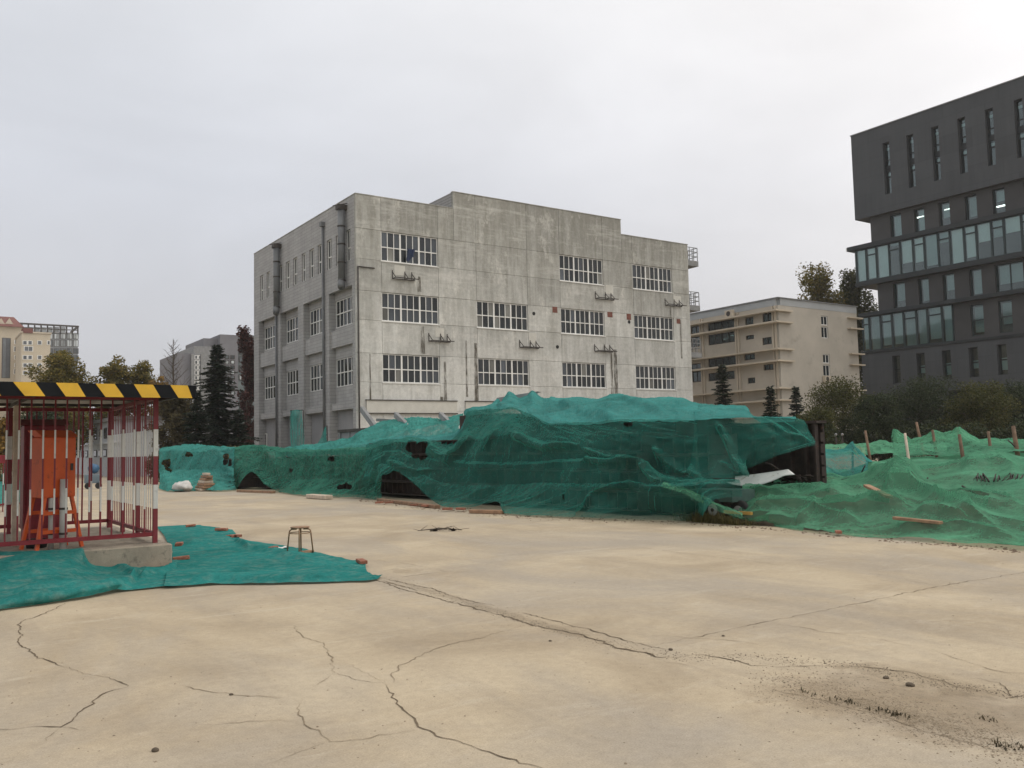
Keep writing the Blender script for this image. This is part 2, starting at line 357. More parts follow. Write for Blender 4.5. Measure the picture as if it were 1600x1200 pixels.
MT = dict(
    facade=concrete_facade(), tile=tile_courses('grey_wall_tile', (0.36, 0.358, 0.352), (0.245, 0.243, 0.238)),
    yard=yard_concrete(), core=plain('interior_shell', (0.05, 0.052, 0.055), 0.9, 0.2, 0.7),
    plaster=plain('grey_plaster', (0.26, 0.262, 0.27), 0.85, 0.12, 0.7, bmp=0.1), roofing=plain('roof_felt', (0.16, 0.155, 0.145), 0.9, 0.2, 1.2),
    upvc=plain('white_window_frame', (0.74, 0.74, 0.71), 0.45, 0.08, 1.4), pane=dark_pane('factory_window_glass', (0.022, 0.027, 0.031), 0.3), pane_pale=dark_pane('curtained_window_glass', (0.16, 0.16, 0.145), 0.3), pane_blue=dark_pane('blue_grey_window_glass', (0.06, 0.07, 0.082), 0.35),
    rust=plain('rusted_steel', (0.036, 0.024, 0.02), 0.8, 0.45, 3.0, bmp=0.2, wear=(0.10, 0.05, 0.03), wear_amt=0.15),
    darksteel=plain('dark_steel', (0.05, 0.043, 0.038), 0.7, 0.3, 4.0), greysteel=plain('grey_steel', (0.23, 0.235, 0.235), 0.5, 0.2, 2.0, metal=0.3, wear=(0.16, 0.1, 0.07), wear_amt=0.1),
    duct=plain('galvanised_duct', (0.15, 0.157, 0.162), 0.6, 0.2, 1.6, metal=0.2), brickfill=plain('brick_infill', (0.17, 0.068, 0.05), 0.9, 0.35, 6.0),
    patch=plain('paint_patch', (0.54, 0.53, 0.48), 0.9, 0.08, 2.0), hole=plain('wall_hole', (0.02, 0.02, 0.02), 0.95, 0.1, 2.0),
    cloth=plain('navy_cloth', (0.018, 0.03, 0.07), 0.9, 0.25, 6.0), crack=plain('crack_fill', (0.14, 0.11, 0.077), 0.98, 0.4, 9.0, spec=0.05),
    cracklight=plain('crack_dust', (0.225, 0.18, 0.125), 0.98, 0.3, 9.0, spec=0.05),
    teal=netting('teal_net', (0.062, 0.28, 0.25), 0.48), topnet=netting('pale_teal_net', (0.068, 0.275, 0.255), 0.6), green=netting('green_net', (0.045, 0.20, 0.145), 0.40), lime=netting('light_green_net', (0.11, 0.325, 0.20), 0.36),
    deep=netting('deep_green_net', (0.036, 0.18, 0.145), 0.37), ground_net=netting('ground_teal_net', (0.03, 0.19, 0.175), 0.85, 0.4, 0.1),
    brick=plain('red_brick', (0.27, 0.105, 0.065), 0.92, 0.3, 12.0, 'object', bmp=0.3, per_object=0.4, wear=(0.36, 0.26, 0.19), wear_amt=0.25),
    wood=plain('weathered_timber', (0.27, 0.165, 0.10), 0.85, 0.3, 7.0, 'object', per_object=0.4), stakewood=plain('dark_stake_timber', (0.15, 0.095, 0.06), 0.85, 0.35, 7.0, 'object', per_object=0.4), palewood=plain('pale_timber', (0.5, 0.42, 0.33), 0.85, 0.25, 6.0, 'object'),
    bark=plain('bark', (0.085, 0.068, 0.052), 0.95, 0.35, 5.0), white=plain('white_sheet', (0.72, 0.72, 0.70), 0.6, 0.1, 2.0, wear=(0.4, 0.36, 0.3), wear_amt=0.15),
    tyre=plain('tyre_rubber', (0.02, 0.02, 0.02), 0.85, 0.3, 8.0), grey_metal=plain('grey_rim', (0.3, 0.3, 0.29), 0.5, 0.2, 5.0),
)

# ------------------------------------------------------------------ ground: one sheet to the horizon
g = MB(); nx = 40
g.add([(-1200, -1200, 0), (1200, -1200, 0), (1200, 1200, 0), (-1200, 1200, 0)], [(0, 1, 2, 3)])
ground = tag(g.build('ground', MT['yard']), kind='structure')

# cracks and joints of the yard, thin ragged ribbons 3-4 mm above the sheet
def zz(pts, ox, oy, s): return [(ox + x / s, oy + y / s) for x, y in pts]
CR_LINES = [  # (points, width in m, pale?)
    (zz([(400,172),(330,215),(240,250),(115,290),(130,320),(115,370),(120,430),(180,465),(240,505),(330,540),(440,580),(530,610),(640,635),(740,655),(800,690)],0,900,4), .016, 0),
    (zz([(800,690),(700,715),(620,750),(560,800),(490,845),(460,890),(380,945),(250,945),(120,955),(-60,962)],0,900,4), .015, 0),
    (zz([(380,945),(450,960),(540,965)],0,900,4), .014, 0), (zz([(300,510),(340,505),(385,497)],0,900,4), .010, 1), (zz([(135,325),(250,328),(370,315)],0,900,4), .006, 1),
    (zz([(1145,685),(1250,710),(1320,730),(1440,738),(1570,748),(1740,760)],0,900,4), .011, 1), (zz([(1200,935),(1335,935),(1600,912),(1700,906)],0,900,4), .009, 1),
    (zz([(360,960),(310,1000),(240,1050)],0,900,4), .012, 1), (zz([(90,1140),(40,1165),(-40,1180)],0,900,4), .012, 1),
    (zz([(215,630),(290,690),(340,722),(420,740),(460,790),(475,850),(490,890),(500,930)],400,820,4), .012, 1),
    (zz([(500,930),(600,960),(700,980),(815,995)],400,820,4), .012, 0),
    (zz([(815,995),(840,1060),(850,1080),(900,1130),(960,1200)],400,820,4) + zz([(675,630),(780,675),(890,710),(1000,745),(1100,780),(1210,805)],400,900,2.667), .017, 0),
    (zz([(850,990),(860,930),(900,880),(960,858),(1000,840),(1050,800),(1200,750),(1400,710),(1600,650),(1650,640)],400,820,4), .009, 1),
    (zz([(490,935),(420,970),(330,1030)],400,820,4), .005, 1),
    (zz([(160,510),(185,580),(205,620),(280,665),(310,690),(400,684),(480,675),(670,650)],400,900,2.667), .009, 1),
    (zz([(310,690),(250,712),(160,740),(50,785)],400,900,2.667), .009, 1), (zz([(0,610),(90,604),(190,605)],400,900,2.667), .007, 1), (zz([(0,502),(120,510)],400,900,2.667), .009, 1),
    # the broken double joint running to the lower right
    (zz([(730,340),(800,360),(900,400),(1000,425),(1060,440),(1220,485),(1300,505),(1450,545),(1600,585)],400,820,4) + zz([(130,630),(260,655),(400,680),(540,725),(660,770),(820,800),(900,825),(1060,830)],800,820,4), .030, 0),
    (zz([(800,335),(950,370),(1100,400),(1250,455),(1400,490),(1500,505)],400,820,4), .020, 0), (zz([(800,352),(900,380),(1010,412)],400,820,4), .04, 1),
    (zz([(60,550),(180,580),(300,610),(480,655),(620,700),(760,740),(900,770),(990,785)],800,820,4), .017, 0),
    (zz([(1060,830),(1130,812),(1200,820),(1370,845),(1500,880),(1600,885)],800,820,4), .018, 0),
    (zz([(740,220),(850,235),(960,245),(1040,262),(1200,295),(1400,298)],400,820,4), .012, 1), (zz([(770,295),(870,275),(1000,255)],400,820,4), .012, 1), (zz([(880,330),(1040,310),(1190,295)],400,820,4), .02, 1),
    (zz([(900,755),(1080,715),(1300,670),(1600,605)],800,820,4) + zz([(240,240),(420,200),(700,145),(900,100),(1100,60),(1470,0),(1700,-38)],1200,900,4), .011, 0),
    (zz([(630,680),(820,690),(1050,705),(1250,715),(1450,735),(1600,762)],800,820,4), .007, 1), (zz([(725,133),(900,155),(1080,180),(1330,208),(1580,240),(1750,262)],800,820,4), .010, 1),
    (zz([(940,850),(1100,880),(1220,915)],800,820,4), .010, 1), (zz([(0,300),(200,318),(320,345),(500,370),(650,390),(850,430),(960,442)],1200,900,4), .007, 1),
    (zz([(0,566),(100,570),(320,562),(580,570),(700,580),(850,600),(1050,650),(1180,690),(1400,745),(1520,765),(1640,742)],1200,900,4), .016, 0),
    (zz([(1040,470),(1200,520),(1370,580),(1500,605),(1640,612)],1200,900,4), .010, 0), (zz([(1300,640),(1440,670),(1500,720),(1530,760)],1200,900,4), .014, 0),
    (zz([(0,700),(100,725),(300,770),(450,810),(600,840),(800,905),(1000,980),(1200,1030),(1400,1085),(1640,1130)],1200,900,4), .010, 1),
    (zz([(800,20),(1000,50),(1110,62)],1200,900,4), .008, 1), (zz([(1250,80),(1400,100),(1600,128)],1200,900,4), .006, 1),
    ([(1000,905),(1120,930),(1230,944)], .004, 1), ([(540,1035),(610,1072)], .004, 1), ([(690,832),(760,824),(900,834)], .010, 1),
]
rngc = random.Random(5)
def ribbon(pts, width):
    P = [Vector(gz(*p)) for p in pts]; mb = MB(); L = []
    for a, b in zip(P, P[1:]):
        k = max(2, int((b - a).length / 0.045))
        for i in range(k): L.append(a.lerp(b, i / k))
    L.append(P[-1]); n = len(L); seed = rngc.random() * 99
    vs = []
    for i, p in enumerate(L):
        d = (L[min(i+1, n-1)] - L[max(i-1, 0)]).normalized(); s = Vector((-d.y, d.x, 0))
        w = width * (0.5 + 1.5 * abs(mnoise.noise(Vector((i * 0.19, seed, 0))))) * min(1, (i + 1) / 6, (n - i) / 6)
        if mnoise.noise(Vector((i * 0.09, seed, 7))) > 0.36: w *= 0.45
        off = 0.035 * mnoise.noise(Vector((i * 0.35, seed, 3))) + 0.022 * mnoise.noise(Vector((i * 1.1, seed, 5))) + rngc.uniform(-.006, .006)
        z = 0.0035 + 0.0004 * (seed % 3)
        w2 = w * rngc.uniform(.6, 1.4)
        vs.append(p + s * (off + w / 2) + Vector((0, 0, z))); vs.append(p + s * (off - w2 / 2) + Vector((0, 0, z)))
    mb.add(vs, [(2*i, 2*i+1, 2*i+3, 2*i+2) for i in range(n-1)]); return mb
for pts, w, pale in CR_LINES:
    ribbon(pts, w * .72).build('crack', MT['cracklight' if pale else 'crack'], ground)

# ------------------------------------------------------------------ generic walls and windows
def cells(u0, u1, v0, v1, ops):
    """rectangles that fill u0..u1 x v0..v1 around the openings"""
    us = sorted({u0, u1, *[o[0] for o in ops if u0 < o[0] < u1], *[o[1] for o in ops if u0 < o[1] < u1]}); out = []
    for a, b in zip(us, us[1:]):
        mid = (a + b) / 2; cut = sorted([(max(v0, o[2]), min(v1, o[3])) for o in ops if o[0] < mid < o[1]]); z = v0
        for c0, c1 in cut:
            if c0 > z + 1e-4: out.append((a, b, z, c0))
            z = max(z, c1)
        if z < v1 - 1e-4: out.append((a, b, z, v1))
    return out
def wall_y(mb, X0, X1, Y0, Y1, z0, z1, ops=()):       # wall whose face looks towards -X, openings given in (Y, z)
    for a, b, c, d in cells(Y0, Y1, z0, z1, list(ops)): mb.box(X0, X1, a, b, c, d)
    return mb
def wall_x(mb, Y0, Y1, X0, X1, z0, z1, ops=()):       # wall whose face looks towards -Y
    for a, b, c, d in cells(X0, X1, z0, z1, list(ops)): mb.box(a, b, Y0, Y1, c, d)
    return mb
_pane_cache = {}
def window(parent, axis, u, v, plane, W, H, cols, rows, fr, gl, depth=0.06, t=0.05, major=(), split=0.5, glmats=None, tmaj=None):
    """frame mesh = the window part, every pane a sub-part. axis 'x': face looks to -Y; axis 'y': face looks to -X"""
    def P(a, n_, z): return (a, n_, z) if axis == 'x' else (n_, a, z)
    o = P(u, plane, v); tm = tmaj or t * 1.9
    key = (axis, round(W, 2), round(H, 2), cols, rows, depth, t, tuple(major), fr.name, split)
    if key not in _pane_cache:
        mb = MB()
        def bx(a0, a1, z0, z1, d0=0.0, d1=depth):
            p, q = P(a0, d0, z0), P(a1, d1, z1); mb.box(p[0], q[0], p[1], q[1], p[2], q[2])
        bx(0, W, 0, t); bx(0, W, H - t, H); bx(0, t, t, H - t); bx(W - t, W, t, H - t)
        zs = [t, H - t] if rows == 1 else [t] + [H * (split if rows == 2 else (i + 1) / rows) for i in range(rows - 1)] + [H - t]
        xs = [W * i / cols for i in range(1, cols)]
        for i, x in enumerate(xs):
            w_ = tm if (i + 1) in major else t; bx(x - w_/2, x + w_/2, t, H - t, 0.003 if (i + 1) in major else 0.006, depth - 0.003)
        for z in zs[1:-1]: bx(t, W - t, z - t*0.7, z + t*0.7, 0.001, depth - 0.001)
        fm = mb.mesh('window_frame', fr)
        pm = []
        for ci in range(cols):
            for ri in range(rows):
                a0, a1 = W * ci / cols, W * (ci + 1) / cols; z0, z1 = ([0] + zs[1:-1] + [H])[ri:ri+2]
                q = MB(); p0, p1 = P(-(a1-a0)/2 + .01, 0, -(z1-z0)/2 + .01), P((a1-a0)/2 - .01, 0.012, (z1-z0)/2 - .01)
                q.box(p0[0], p1[0], p0[1], p1[1], p0[2], p1[2])
                pm.append((((a0+a1)/2, (z0+z1)/2), q))
        sizes = {}; lst = []
        for (c, q) in pm:
            s = tuple(round(x, 3) for x in q.v[6]); 
            if s not in sizes: sizes[s] = q.mesh('pane', gl)
            lst.append((c, sizes[s]))
        _pane_cache[key] = (fm, lst)
    fm, lst = _pane_cache[key]
    wo = link(bpy.data.objects.new('window', fm), parent, o)
    for i, ((a, z), me) in enumerate(lst):
        po = bpy.data.objects.new('pane', me); q = P(a, depth * 0.55, z)
        link(po, wo, (o[0] + q[0], o[1] + q[1], o[2] + q[2]))
        if glmats:
            mm = glmats(i)
            if mm is not None:
                po.material_slots[0].link = 'OBJECT'; po.material_slots[0].material = mm
    return wo

# ------------------------------------------------------------------ the concrete factory building
FX0, FX1, FY0, FY1, FTOP = 23.82, 54.25, 52.66, 73.3, 18.5
fac = thing('factory_building', 'weathered bare concrete factory block with white gridded windows behind the green netted heap', 'building', (FX0, FY0, 0))
WX = [(25.65, 29.97), (33.05, 37.49), (40.53, 44.82), (47.93, 52.31)]; WZ = [(6.12, 8.02), (10.20, 12.12), (14.22, 16.24)]
fw = [(WX[c], WZ[r]) for r in range(3) for c in range(4) if (r, c) != (2, 1)]
MB().box(FX0 + .9, FX1, FY0 + .45, FY1, 0, 18.2).build('inner_shell', MT['core'], fac)
MB().box(FX1 - .3, FX1 + .02, FY0 + .26, FY1 + .02, 0, 18.45).box(FX0 + .3, FX1 - .3, FY1 - .02, FY1 + .2, 0, 18.45).build('rear_wall', MT['plaster'], fac)
xj = [FX0, 25.65, 29.97, 33.05, 37.49, 40.53, 44.82, 47.93, 52.31, FX1]; zj = [0, 2.3, 4.25, 6.12, 8.02, 10.20, 12.12, 14.22, 16.24, FTOP]
rng = random.Random(3); g_ = 0.007
for xi in range(9):
    for zi in range(9):
        x0, x1, z0, z1 = xj[xi], xj[xi+1], zj[zi], zj[zi+1]
        if any(abs(a[0] - x0) < .01 and abs(b[0] - z0) < .01 for a, b in fw): continue
        segs = [(x0, x1, FTOP)]
        if zi == 8:
            if x0 < 31.25 < x1: segs = [(x0, 31.25, FTOP), (31.25, x1, 19.7)]
            elif x0 < 46.82 < x1: segs = [(x0, 46.82, 19.7), (46.82, x1, FTOP)]
            elif 31.25 < (x0 + x1) / 2 < 46.82: segs = [(x0, x1, 19.7)]
        for a, b, zt in segs:
            zt = zt if zi == 8 else z1
            dy = rng.uniform(-.004, .006)
            MB().bbox(a + g_, b - g_, FY0 + dy, FY0 + .24, z0 + g_, zt - (0 if zi == 8 else g_), .012).build('wall_panel', MT['facade'], fac)
# joint backing behind the panels
jb = MB(); wall_x(jb, FY0 + .2, FY0 + .30, FX0 + .05, FX1 - .05, 0.02, FTOP - .1, [(a[0] - .02, a[1] + .02, b[0] - .02, b[1] + .02) for a, b in fw])
jb.build('joint_backing', plain('joint_mastic', (0.20, 0.19, 0.17), 0.95, 0.2, 2.0), fac)
prng = random.Random(12)
def pm_factory(i):
    r = prng.random(); return MT['pane_pale'] if r < .05 else MT['pane_blue'] if r < .22 else None
def pm_blue(i):
    r = prng.random(); return MT['pane_pale'] if r < .05 else MT['pane_blue'] if r < .8 else None
for a, b in fw:
    window(fac, 'x', a[0] + .02, b[0] + .02, FY0 + .08, a[1] - a[0] - .04, b[1] - b[0] - .04, 9, 2, MT['upvc'], MT['pane'], 0.10, 0.046, (3, 6), 0.47, pm_blue if a[0] < 26 and b[0] > 9 else pm_factory, 0.115)
    MB().box(a[0] - .05, a[1] + .05, FY0 - .05, FY0 + .075, b[0] - .055, b[0] - .002).build('window_sill', MT['upvc'], fac)
# side wall: flush top storey with narrow windows, recessed bays below
def Yl(px, py): return float(onx(px, py, FX0)[1])
nar = [(125,148,800),(172,195,770),(262,288,720),(312,342,700),(367,398,670),(430,458,640),(487,520,610),(547,580,580),(615,650,545),(681,708,520),(755,790,470)]
nops = []
for x0, x1, yy in nar:
    p0, p1, py = 380 + x0 / 4.706, 380 + x1 / 4.706, 280 + yy / 4.706
    nops.append((Yl(p1, py), Yl(p0, py), 14.25, 16.35))
SW0 = FX0; top_z = 12.55
sw = MB(); wall_y(sw, SW0, SW0 + .28, FY0 + .245, FY1, top_z, FTOP, nops); sw.build('side_wall', MT['tile'], fac)
bays = [(404.4, 430.0), (438.4, 466.0), (474.6, 505.4), (515.0, 551.5)]; wins = [(409.8, 430.0), (443.7, 466.0), (479.4, 505.8), (520.2, 551.2)]
by = [(Yl(b, 610), Yl(a, 610)) for a, b in bays]; wy = [(0, float(onx(a, 610, FX0 + .5)[1])) for a, b in wins]
pil = []; edges = sorted([y for b in by for y in b]); e2 = [FY0 + .245] + edges + [FY1]
for i in range(0, len(e2), 2):
    if e2[i+1] - e2[i] > .02: pil.append((e2[i], e2[i+1]))
for a, b in pil: MB().box(SW0, SW0 + .84, a, b, 0, top_z - .003).build('pilaster', MT['tile'], fac)
for (a, b), (wa, wb) in zip(by, wy):
    wa, wb = a + .05, min(wb, b - .06); wl_ = MB(); ops = [(wa, wb, 6.05, 7.98), (wa, wb, 10.15, 12.05)]
    wall_y(wl_, SW0 + .44, SW0 + .80, a + .002, b - .002, 4.45, top_z + .1, ops); wl_.build('bay_wall', MT['tile'], fac)
    MB().box(SW0 + .14, SW0 + .438, a, b, 4.45, 4.9).build('spandrel', MT['tile'], fac); MB().box(SW0 + .14, SW0 + .438, a, b, 8.75, 9.9).build('spandrel', MT['tile'], fac)
    MB().box(SW0 + .60, SW0 + .78, a + .002, b - .002, 0, 4.447).build('plinth_wall', MT['plaster'], fac)
    for z0, z1 in ((6.05, 7.98), (10.15, 12.05)):
        window(fac, 'y', wa + .02, z0 + .02, SW0 + .49, wb - wa - .04, z1 - z0 - .04, 6, 2, MT['upvc'], MT['pane'], 0.1, 0.046, (3,), 0.5, pm_factory)
for a, b, c, d in nops:
    window(fac, 'y', a + .01, c + .01, SW0 + .10, b - a - .02, d - c - .02, 2, 2, MT['upvc'], MT['pane'], 0.08, 0.055, (), 0.42)
# roof, coping and the raised middle block
MB().box(FX0 + .25, FX1 - .25, FY0 + .25, FY1 - .1, 18.2, 18.36).build('roof', MT['roofing'], fac)
cp = MB(); cp.box(FX0 - .03, 31.2, FY0 - .03, FY0 + .27, FTOP, FTOP + .05).box(46.87, FX1 + .03, FY0 - .03, FY0 + .27, FTOP, FTOP + .05).box(FX0 - .03, FX0 + .3, FY0 + .273, FY1, FTOP, FTOP + .05)
cp.box(31.22, 46.85, FY0 - .03, FY0 + .27, 19.7, 19.75); cp.build('coping', MT['facade'], fac)
MB().box(31.25, 46.82, FY0 + .245, 67.5, 18.37, 19.7).build('raised_block', tile_courses('grey_siding', (0.31, 0.305, 0.295), (0.17, 0.165, 0.155), 0.2, 6.0), fac)
# flue ducts and rain pipes on the side wall
def duct(pxa, pya, pxb, pyb, r):
    t = onx(pxa, pya, FX0 - .3); b = onx(pxb, pyb, FX0 - .3); y = (t[1] + b[1]) / 2
    o = MB().tube([(FX0 - .32, y, b[2] + .5), (FX0 - .32, y, t[2])], r, 14).build('flue_duct', MT['duct'], fac, True)
    MB().tube([(FX0 - .34, y, b[2] + .52), (FX0 - .38, y - .08, b[2] + .2), (FX0 - .46, y - .25, b[2])], [r * 1.02, r * 1.08, r * 1.0], 12).build('elbow', MT['duct'], o, True)
    h = (t[2] - b[2] - .5) / 4
    for i in range(5): MB().tube([(FX0 - .32, y, b[2] + .5 + i * h - .04), (FX0 - .32, y, b[2] + .5 + i * h + .05)], r * 1.12, 14).build('collar', MT['darksteel'], o, True)
    hd = MB(); hd.box(FX0 - .62, FX0, y - r * 1.1, y + r * 1.1, t[2] - .1, t[2] + .22); hd.bar((FX0 - .1, y - .5, t[2] + .25), (FX0 - .7, y + .5, t[2] + .25), .05); hd.build('bracket', MT['darksteel'], o)
duct(533, 326, 535, 450, .24); duct(432, 386, 433, 490, .24)
for px, pt, pb in ((505.5, 353, 700), (431.5, 490, 700)):
    y = onx(px, 560, FX0 - .12)[1]; zt = onx(px, pt, FX0 - .12)[2]
    o = MB().tube([(FX0 - .12, y, 0), (FX0 - .12, y, zt)], .085, 10).build('rain_pipe', MT['duct'], fac, True)
    MB().box(FX0 - .3, FX0, y - .16, y + .16, zt, zt + .3).build('rain_head', MT['duct'], o)
zc = onx(551, 418, FX0)[2]
MB().tube([(FX0 + .12, FY0 - .06, 0), (FX0 + .12, FY0 - .06, zc)], .05, 8).tube([(FX0 + .12, FY0 - .06, zc - .02), (FX0 + 1.3, FY0 - .06, zc - .02)], .04, 8).build('conduit', MT['darksteel'], fac, True)
# abandoned air conditioner brackets, paint patches, brick infills
def facpt(px, py): return ony(px, py, FY0)
for x0, x1, y0, y1 in ((613,650,428,436),(670,705,525,533),(812,843,535,543),(930,960,459,468),(929,958,541,549),(1039,1066,470,478)):
    a, b = facpt(x0, y0), facpt(x1, y1); z = (a[2] + b[2]) / 2 - .22; mb = MB(); w = b[0] - a[0]; ya = FY0 - .02; yb = FY0 - .6
    for fx in (0, .55, .86):
        x = a[0] + w * fx * .95
        mb.bar((x, ya, z), (x, ya, z + .56), .045); mb.bar((x, ya, z), (x, yb, z), .045); mb.bar((x, ya, z + .46), (x, yb + .1, z + .02), .04)
    mb.bar((a[0], ya - .05, z - .01), (b[0] - .1, ya - .05, z - .01), .06); mb.bar((a[0], yb, z - .01), (b[0] - .1, yb, z - .01), .06)
    mb.build('air_conditioner_bracket', MT['darksteel'], fac)
for x0, y0, x1, y1 in ((616,414,633,431),(946,445,958,460),(1052,462,1064,474),(826,520,838,536),(680,512,694,527)):
    a, b = facpt(x0, y0), facpt(x1, y1); MB().box(a[0], b[0], FY0 - .009, FY0 + .02, b[2], a[2]).build('paint_patch', MT['patch'], fac)
for x0, y0, x1, y1 in ((863,479,871,489),(949,487,957,496),(979,490,986,500),(1057,498,1063,506)):
    a, b = facpt(x0, y0), facpt(x1, y1); MB().box(a[0], b[0], FY0 - .012, FY0 + .02, b[2], a[2]).build('brick_infill', MT['brickfill'], fac)
for px, py in ((834, 490), (983, 503), (871, 542)):
    a = facpt(px, py); MB().tube([(a[0], FY0 - .014, a[2]), (a[0], FY0 + .02, a[2])], .14, 10).build('vent_hole', MT['hole'], fac)
# pale board over the ground floor and black drip stains where pipes ran
for x0, x1 in ((572, 713), (727, 800)):
    a, b = facpt(x0, 627), facpt(x1, 645 + (4 if x0 > 700 else 0)); MB().box(a[0], b[0], FY0 - .10, FY0 - .01, 4.12, 4.92).build('sign_board', MT['patch'], fac)
    MB().box(a[0] - .05, b[0] + .05, FY0 - .16, FY0 - .006, 4.923, 4.98).box(a[0] - .05, b[0] + .05, FY0 - .16, FY0 - .006, 4.06, 4.117).build('board_rail', MT['darksteel'], fac)
def stain_mat():
    m, n, l, b = new_mat('soot_run'); f = noise_node(n, l, coords(n, l, 'world', (2.0, 1, .5)), 2.2, 6, 0.7)
    b.inputs['Base Color'].default_value = (0.105, 0.092, 0.07, 1); b.inputs['Roughness'].default_value = .95
    l.new(ramp(n, l, f, [(0.34, (0, 0, 0)), (0.62, (0.9, 0.9, 0.9))]), b.inputs['Alpha']); return m
SOOT = stain_mat()
for i, (px, y0, y1, w) in enumerate(((743,536,640,.30),(728,532,620,.14),(695,565,640,.22),(961,546,640,.40),(955,552,620,.22),(655,432,456,.25),(660,510,553,.3),(1063,500,560,.16),(578,553,625,.1),(1047,480,498,.2),(690,620,660,.3))):
    a, b = facpt(px, y0), facpt(px, y1); mb = MB(); y = FY0 - .011 - .0006 * i
    mb.add([(a[0] - w * .35, y, a[2]), (a[0] + w * .35, y, a[2]), (a[0] + w * .6, y, b[2]), (a[0] - w * .6, y, b[2])], [(0, 1, 2, 3)]); mb.build('soot_run', SOOT, fac)
# steel landings on the far end wall
for py in (413, 481, 553):
    p = ony(1090, py, FY0 + 1.2); z = p[2]
    o = MB().box(FX1 + .03, FX1 + 1.55, FY0 + .3, FY0 + 2.6, z - .45, z).build('landing', MT['greysteel'], fac)
    rl = MB()
    for X in (FX1 + .55, FX1 + 1.05, FX1 + 1.5):
        for Y in (FY0 + .35, FY0 + 2.55): rl.bar((X, Y, z), (X, Y, z + 1.15), .05)
    for Y in (FY0 + .95, FY0 + 1.45, FY0 + 1.95): rl.bar((FX1 + 1.5, Y, z), (FX1 + 1.5, Y, z + 1.15), .05)
    for dz in (.4, .78, 1.15):
        rl.bar((FX1 + .03, FY0 + .35, z + dz), (FX1 + 1.5, FY0 + .35, z + dz), .05); rl.bar((FX1 + 1.5, FY0 + .35, z + dz), (FX1 + 1.5, FY0 + 2.55, z + dz), .05); rl.bar((FX1 + .03, FY0 + 2.55, z + dz), (FX1 + 1.5, FY0 + 2.55, z + dz), .05)
    rl.build('railing', MT['greysteel'], o)
# ground floor of the side wall: door and small window
p = onx(521, 672, FX0 + .45); MB().box(FX0 + .54, FX0 + .597, p[1] - .45, p[1] + .55, 0, 3.15).build('door', plain('grey_door', (0.17, 0.165, 0.165), .6, .12, 2.0), fac)
p = onx(412, 680, FX0 + .45); window(fac, 'y', p[1] - .5, 1.6, FX0 + .52, 1.1, 1.7, 2, 1, MT['upvc'], MT['pane'], .07, .07)
# cloth hung from an upper window
a = ony(641, 399, FY0); mb = MB(); vs = []
for i in range(7):
    for j in range(7):
        u, v = i / 6, j / 6; vs.append((a[0] - .3 + .55 * u + .06 * math.sin(v * 5 + u), FY0 - .09 - .05 * math.sin(u * 9) * (1 - v * .3), a[2] + .42 - v * (.72 + .18 * math.sin(u * 4.5 + .6))))
mb.add(vs, [(i*7+j, i*7+j+1, (i+1)*7+j+1, (i+1)*7+j) for i in range(6) for j in range(6)])
cl = mb.build('hanging_cloth', MT['cloth'], None, True, (a[0], FY0, a[2])); tag(cl, 'dark blue cloth hanging out of the top left factory window', 'cloth')

# ------------------------------------------------------------------ beige office block behind the factory
BX, BY, BTOP = 66.25, 53.16, 14.95
beige = plain('beige_render', (0.455, 0.41, 0.34), .88, .12, .35, bmp=.08, wear=(0.38, 0.33, 0.26), wear_amt=.2)
beige_end = plain('beige_grey_render', (0.43, 0.40, 0.345), .88, .12, .3, bmp=.08, wear=(0.35, 0.325, 0.28), wear_amt=.2)
slab_m = plain('pale_ledge', (0.50, 0.44, 0.35), .85, .12, .8); parapet_m = plain('blue_grey_parapet', (0.36, 0.38, 0.39), .85, .1, .6)
bei = thing('office_block', 'beige four storey office block with thin ledges, between factory and dark tower', 'building', (BX, BY, 0))
BL_, BR_ = 84.0, 78.2
MB().box(BX + 1.3, BR_ - .3, BY + .4, BL_, 0, 14.0).build('inner_shell', MT['core'], bei)
def Yb(px, py): return float(onx(px, py, BX)[1])
def zb(px, py): return float(onx(px, py, BX)[2])
def zc_(x, y): return 1060 + x / 5, 360 + y / 5
bw = []                                            # openings in the long face: (px0,px1,y_top,y_bot) in zoom pixels
for x0, x1, yt, yb, ref in ((520,585,680,738,0),(655,735,640,715,0),(525,590,818,852,0),(655,728,835,892,0),(228,440,705,785,0),(95,172,745,805,0),(232,440,800,885,0),(95,172,830,910,0),
        (515,598,965,1012,0),(665,742,1045,1092,0),(232,450,990,1060,0),(95,180,1040,1085,0),(540,600,1150,1195,0),(232,440,1105,1170,0),(105,180,1100,1185,0)):
    cx, cy = (x0 + x1) / 2, (yt + yb) / 2
    p0 = zc_(x0, cy); p1 = zc_(x1, cy); pt = zc_(cx, yt); pb = zc_(cx, yb)
    bw.append((Yb(*p1), Yb(*p0), zb(*pb), zb(*pt)))
full = list(bw)
for k in (1, 2):                                   # the face runs on behind the factory in the same rhythm
    for a, b, c, d in bw[4:8] + bw[10:12]: full.append((a + 5.2 * k + 1, b + 5.2 * k + 1, c, d)) if a + 5.2 * k + 1 > 64.8 else None
full = [o for i, o in enumerate(full) if i < len(bw) or all(o[0] > q[1] + .1 or o[1] < q[0] - .1 or o[2] > q[3] + .1 or o[3] < q[2] - .1 for q in full[:i])]
mbw = MB(); wall_y(mbw, BX, BX + .3, BY + .3, BL_, 0, 14.3, full); mbw.build('wall', beige, bei)
MB().box(BX - .02, BX + .3, BY + .28, BL_, 14.3, 14.95).box(BX + .3, BR_, BY - .02, BY + .28, 14.3, 14.95).build('parapet', parapet_m, bei)
MB().box(BX - .12, BX + .35, BY - .12, BL_, 14.953, 15.05).box(BX + .353, BR_ + .1, BY - .12, BY + .33, 14.953, 15.05).build('coping', MT['greysteel'], bei)
ew = []
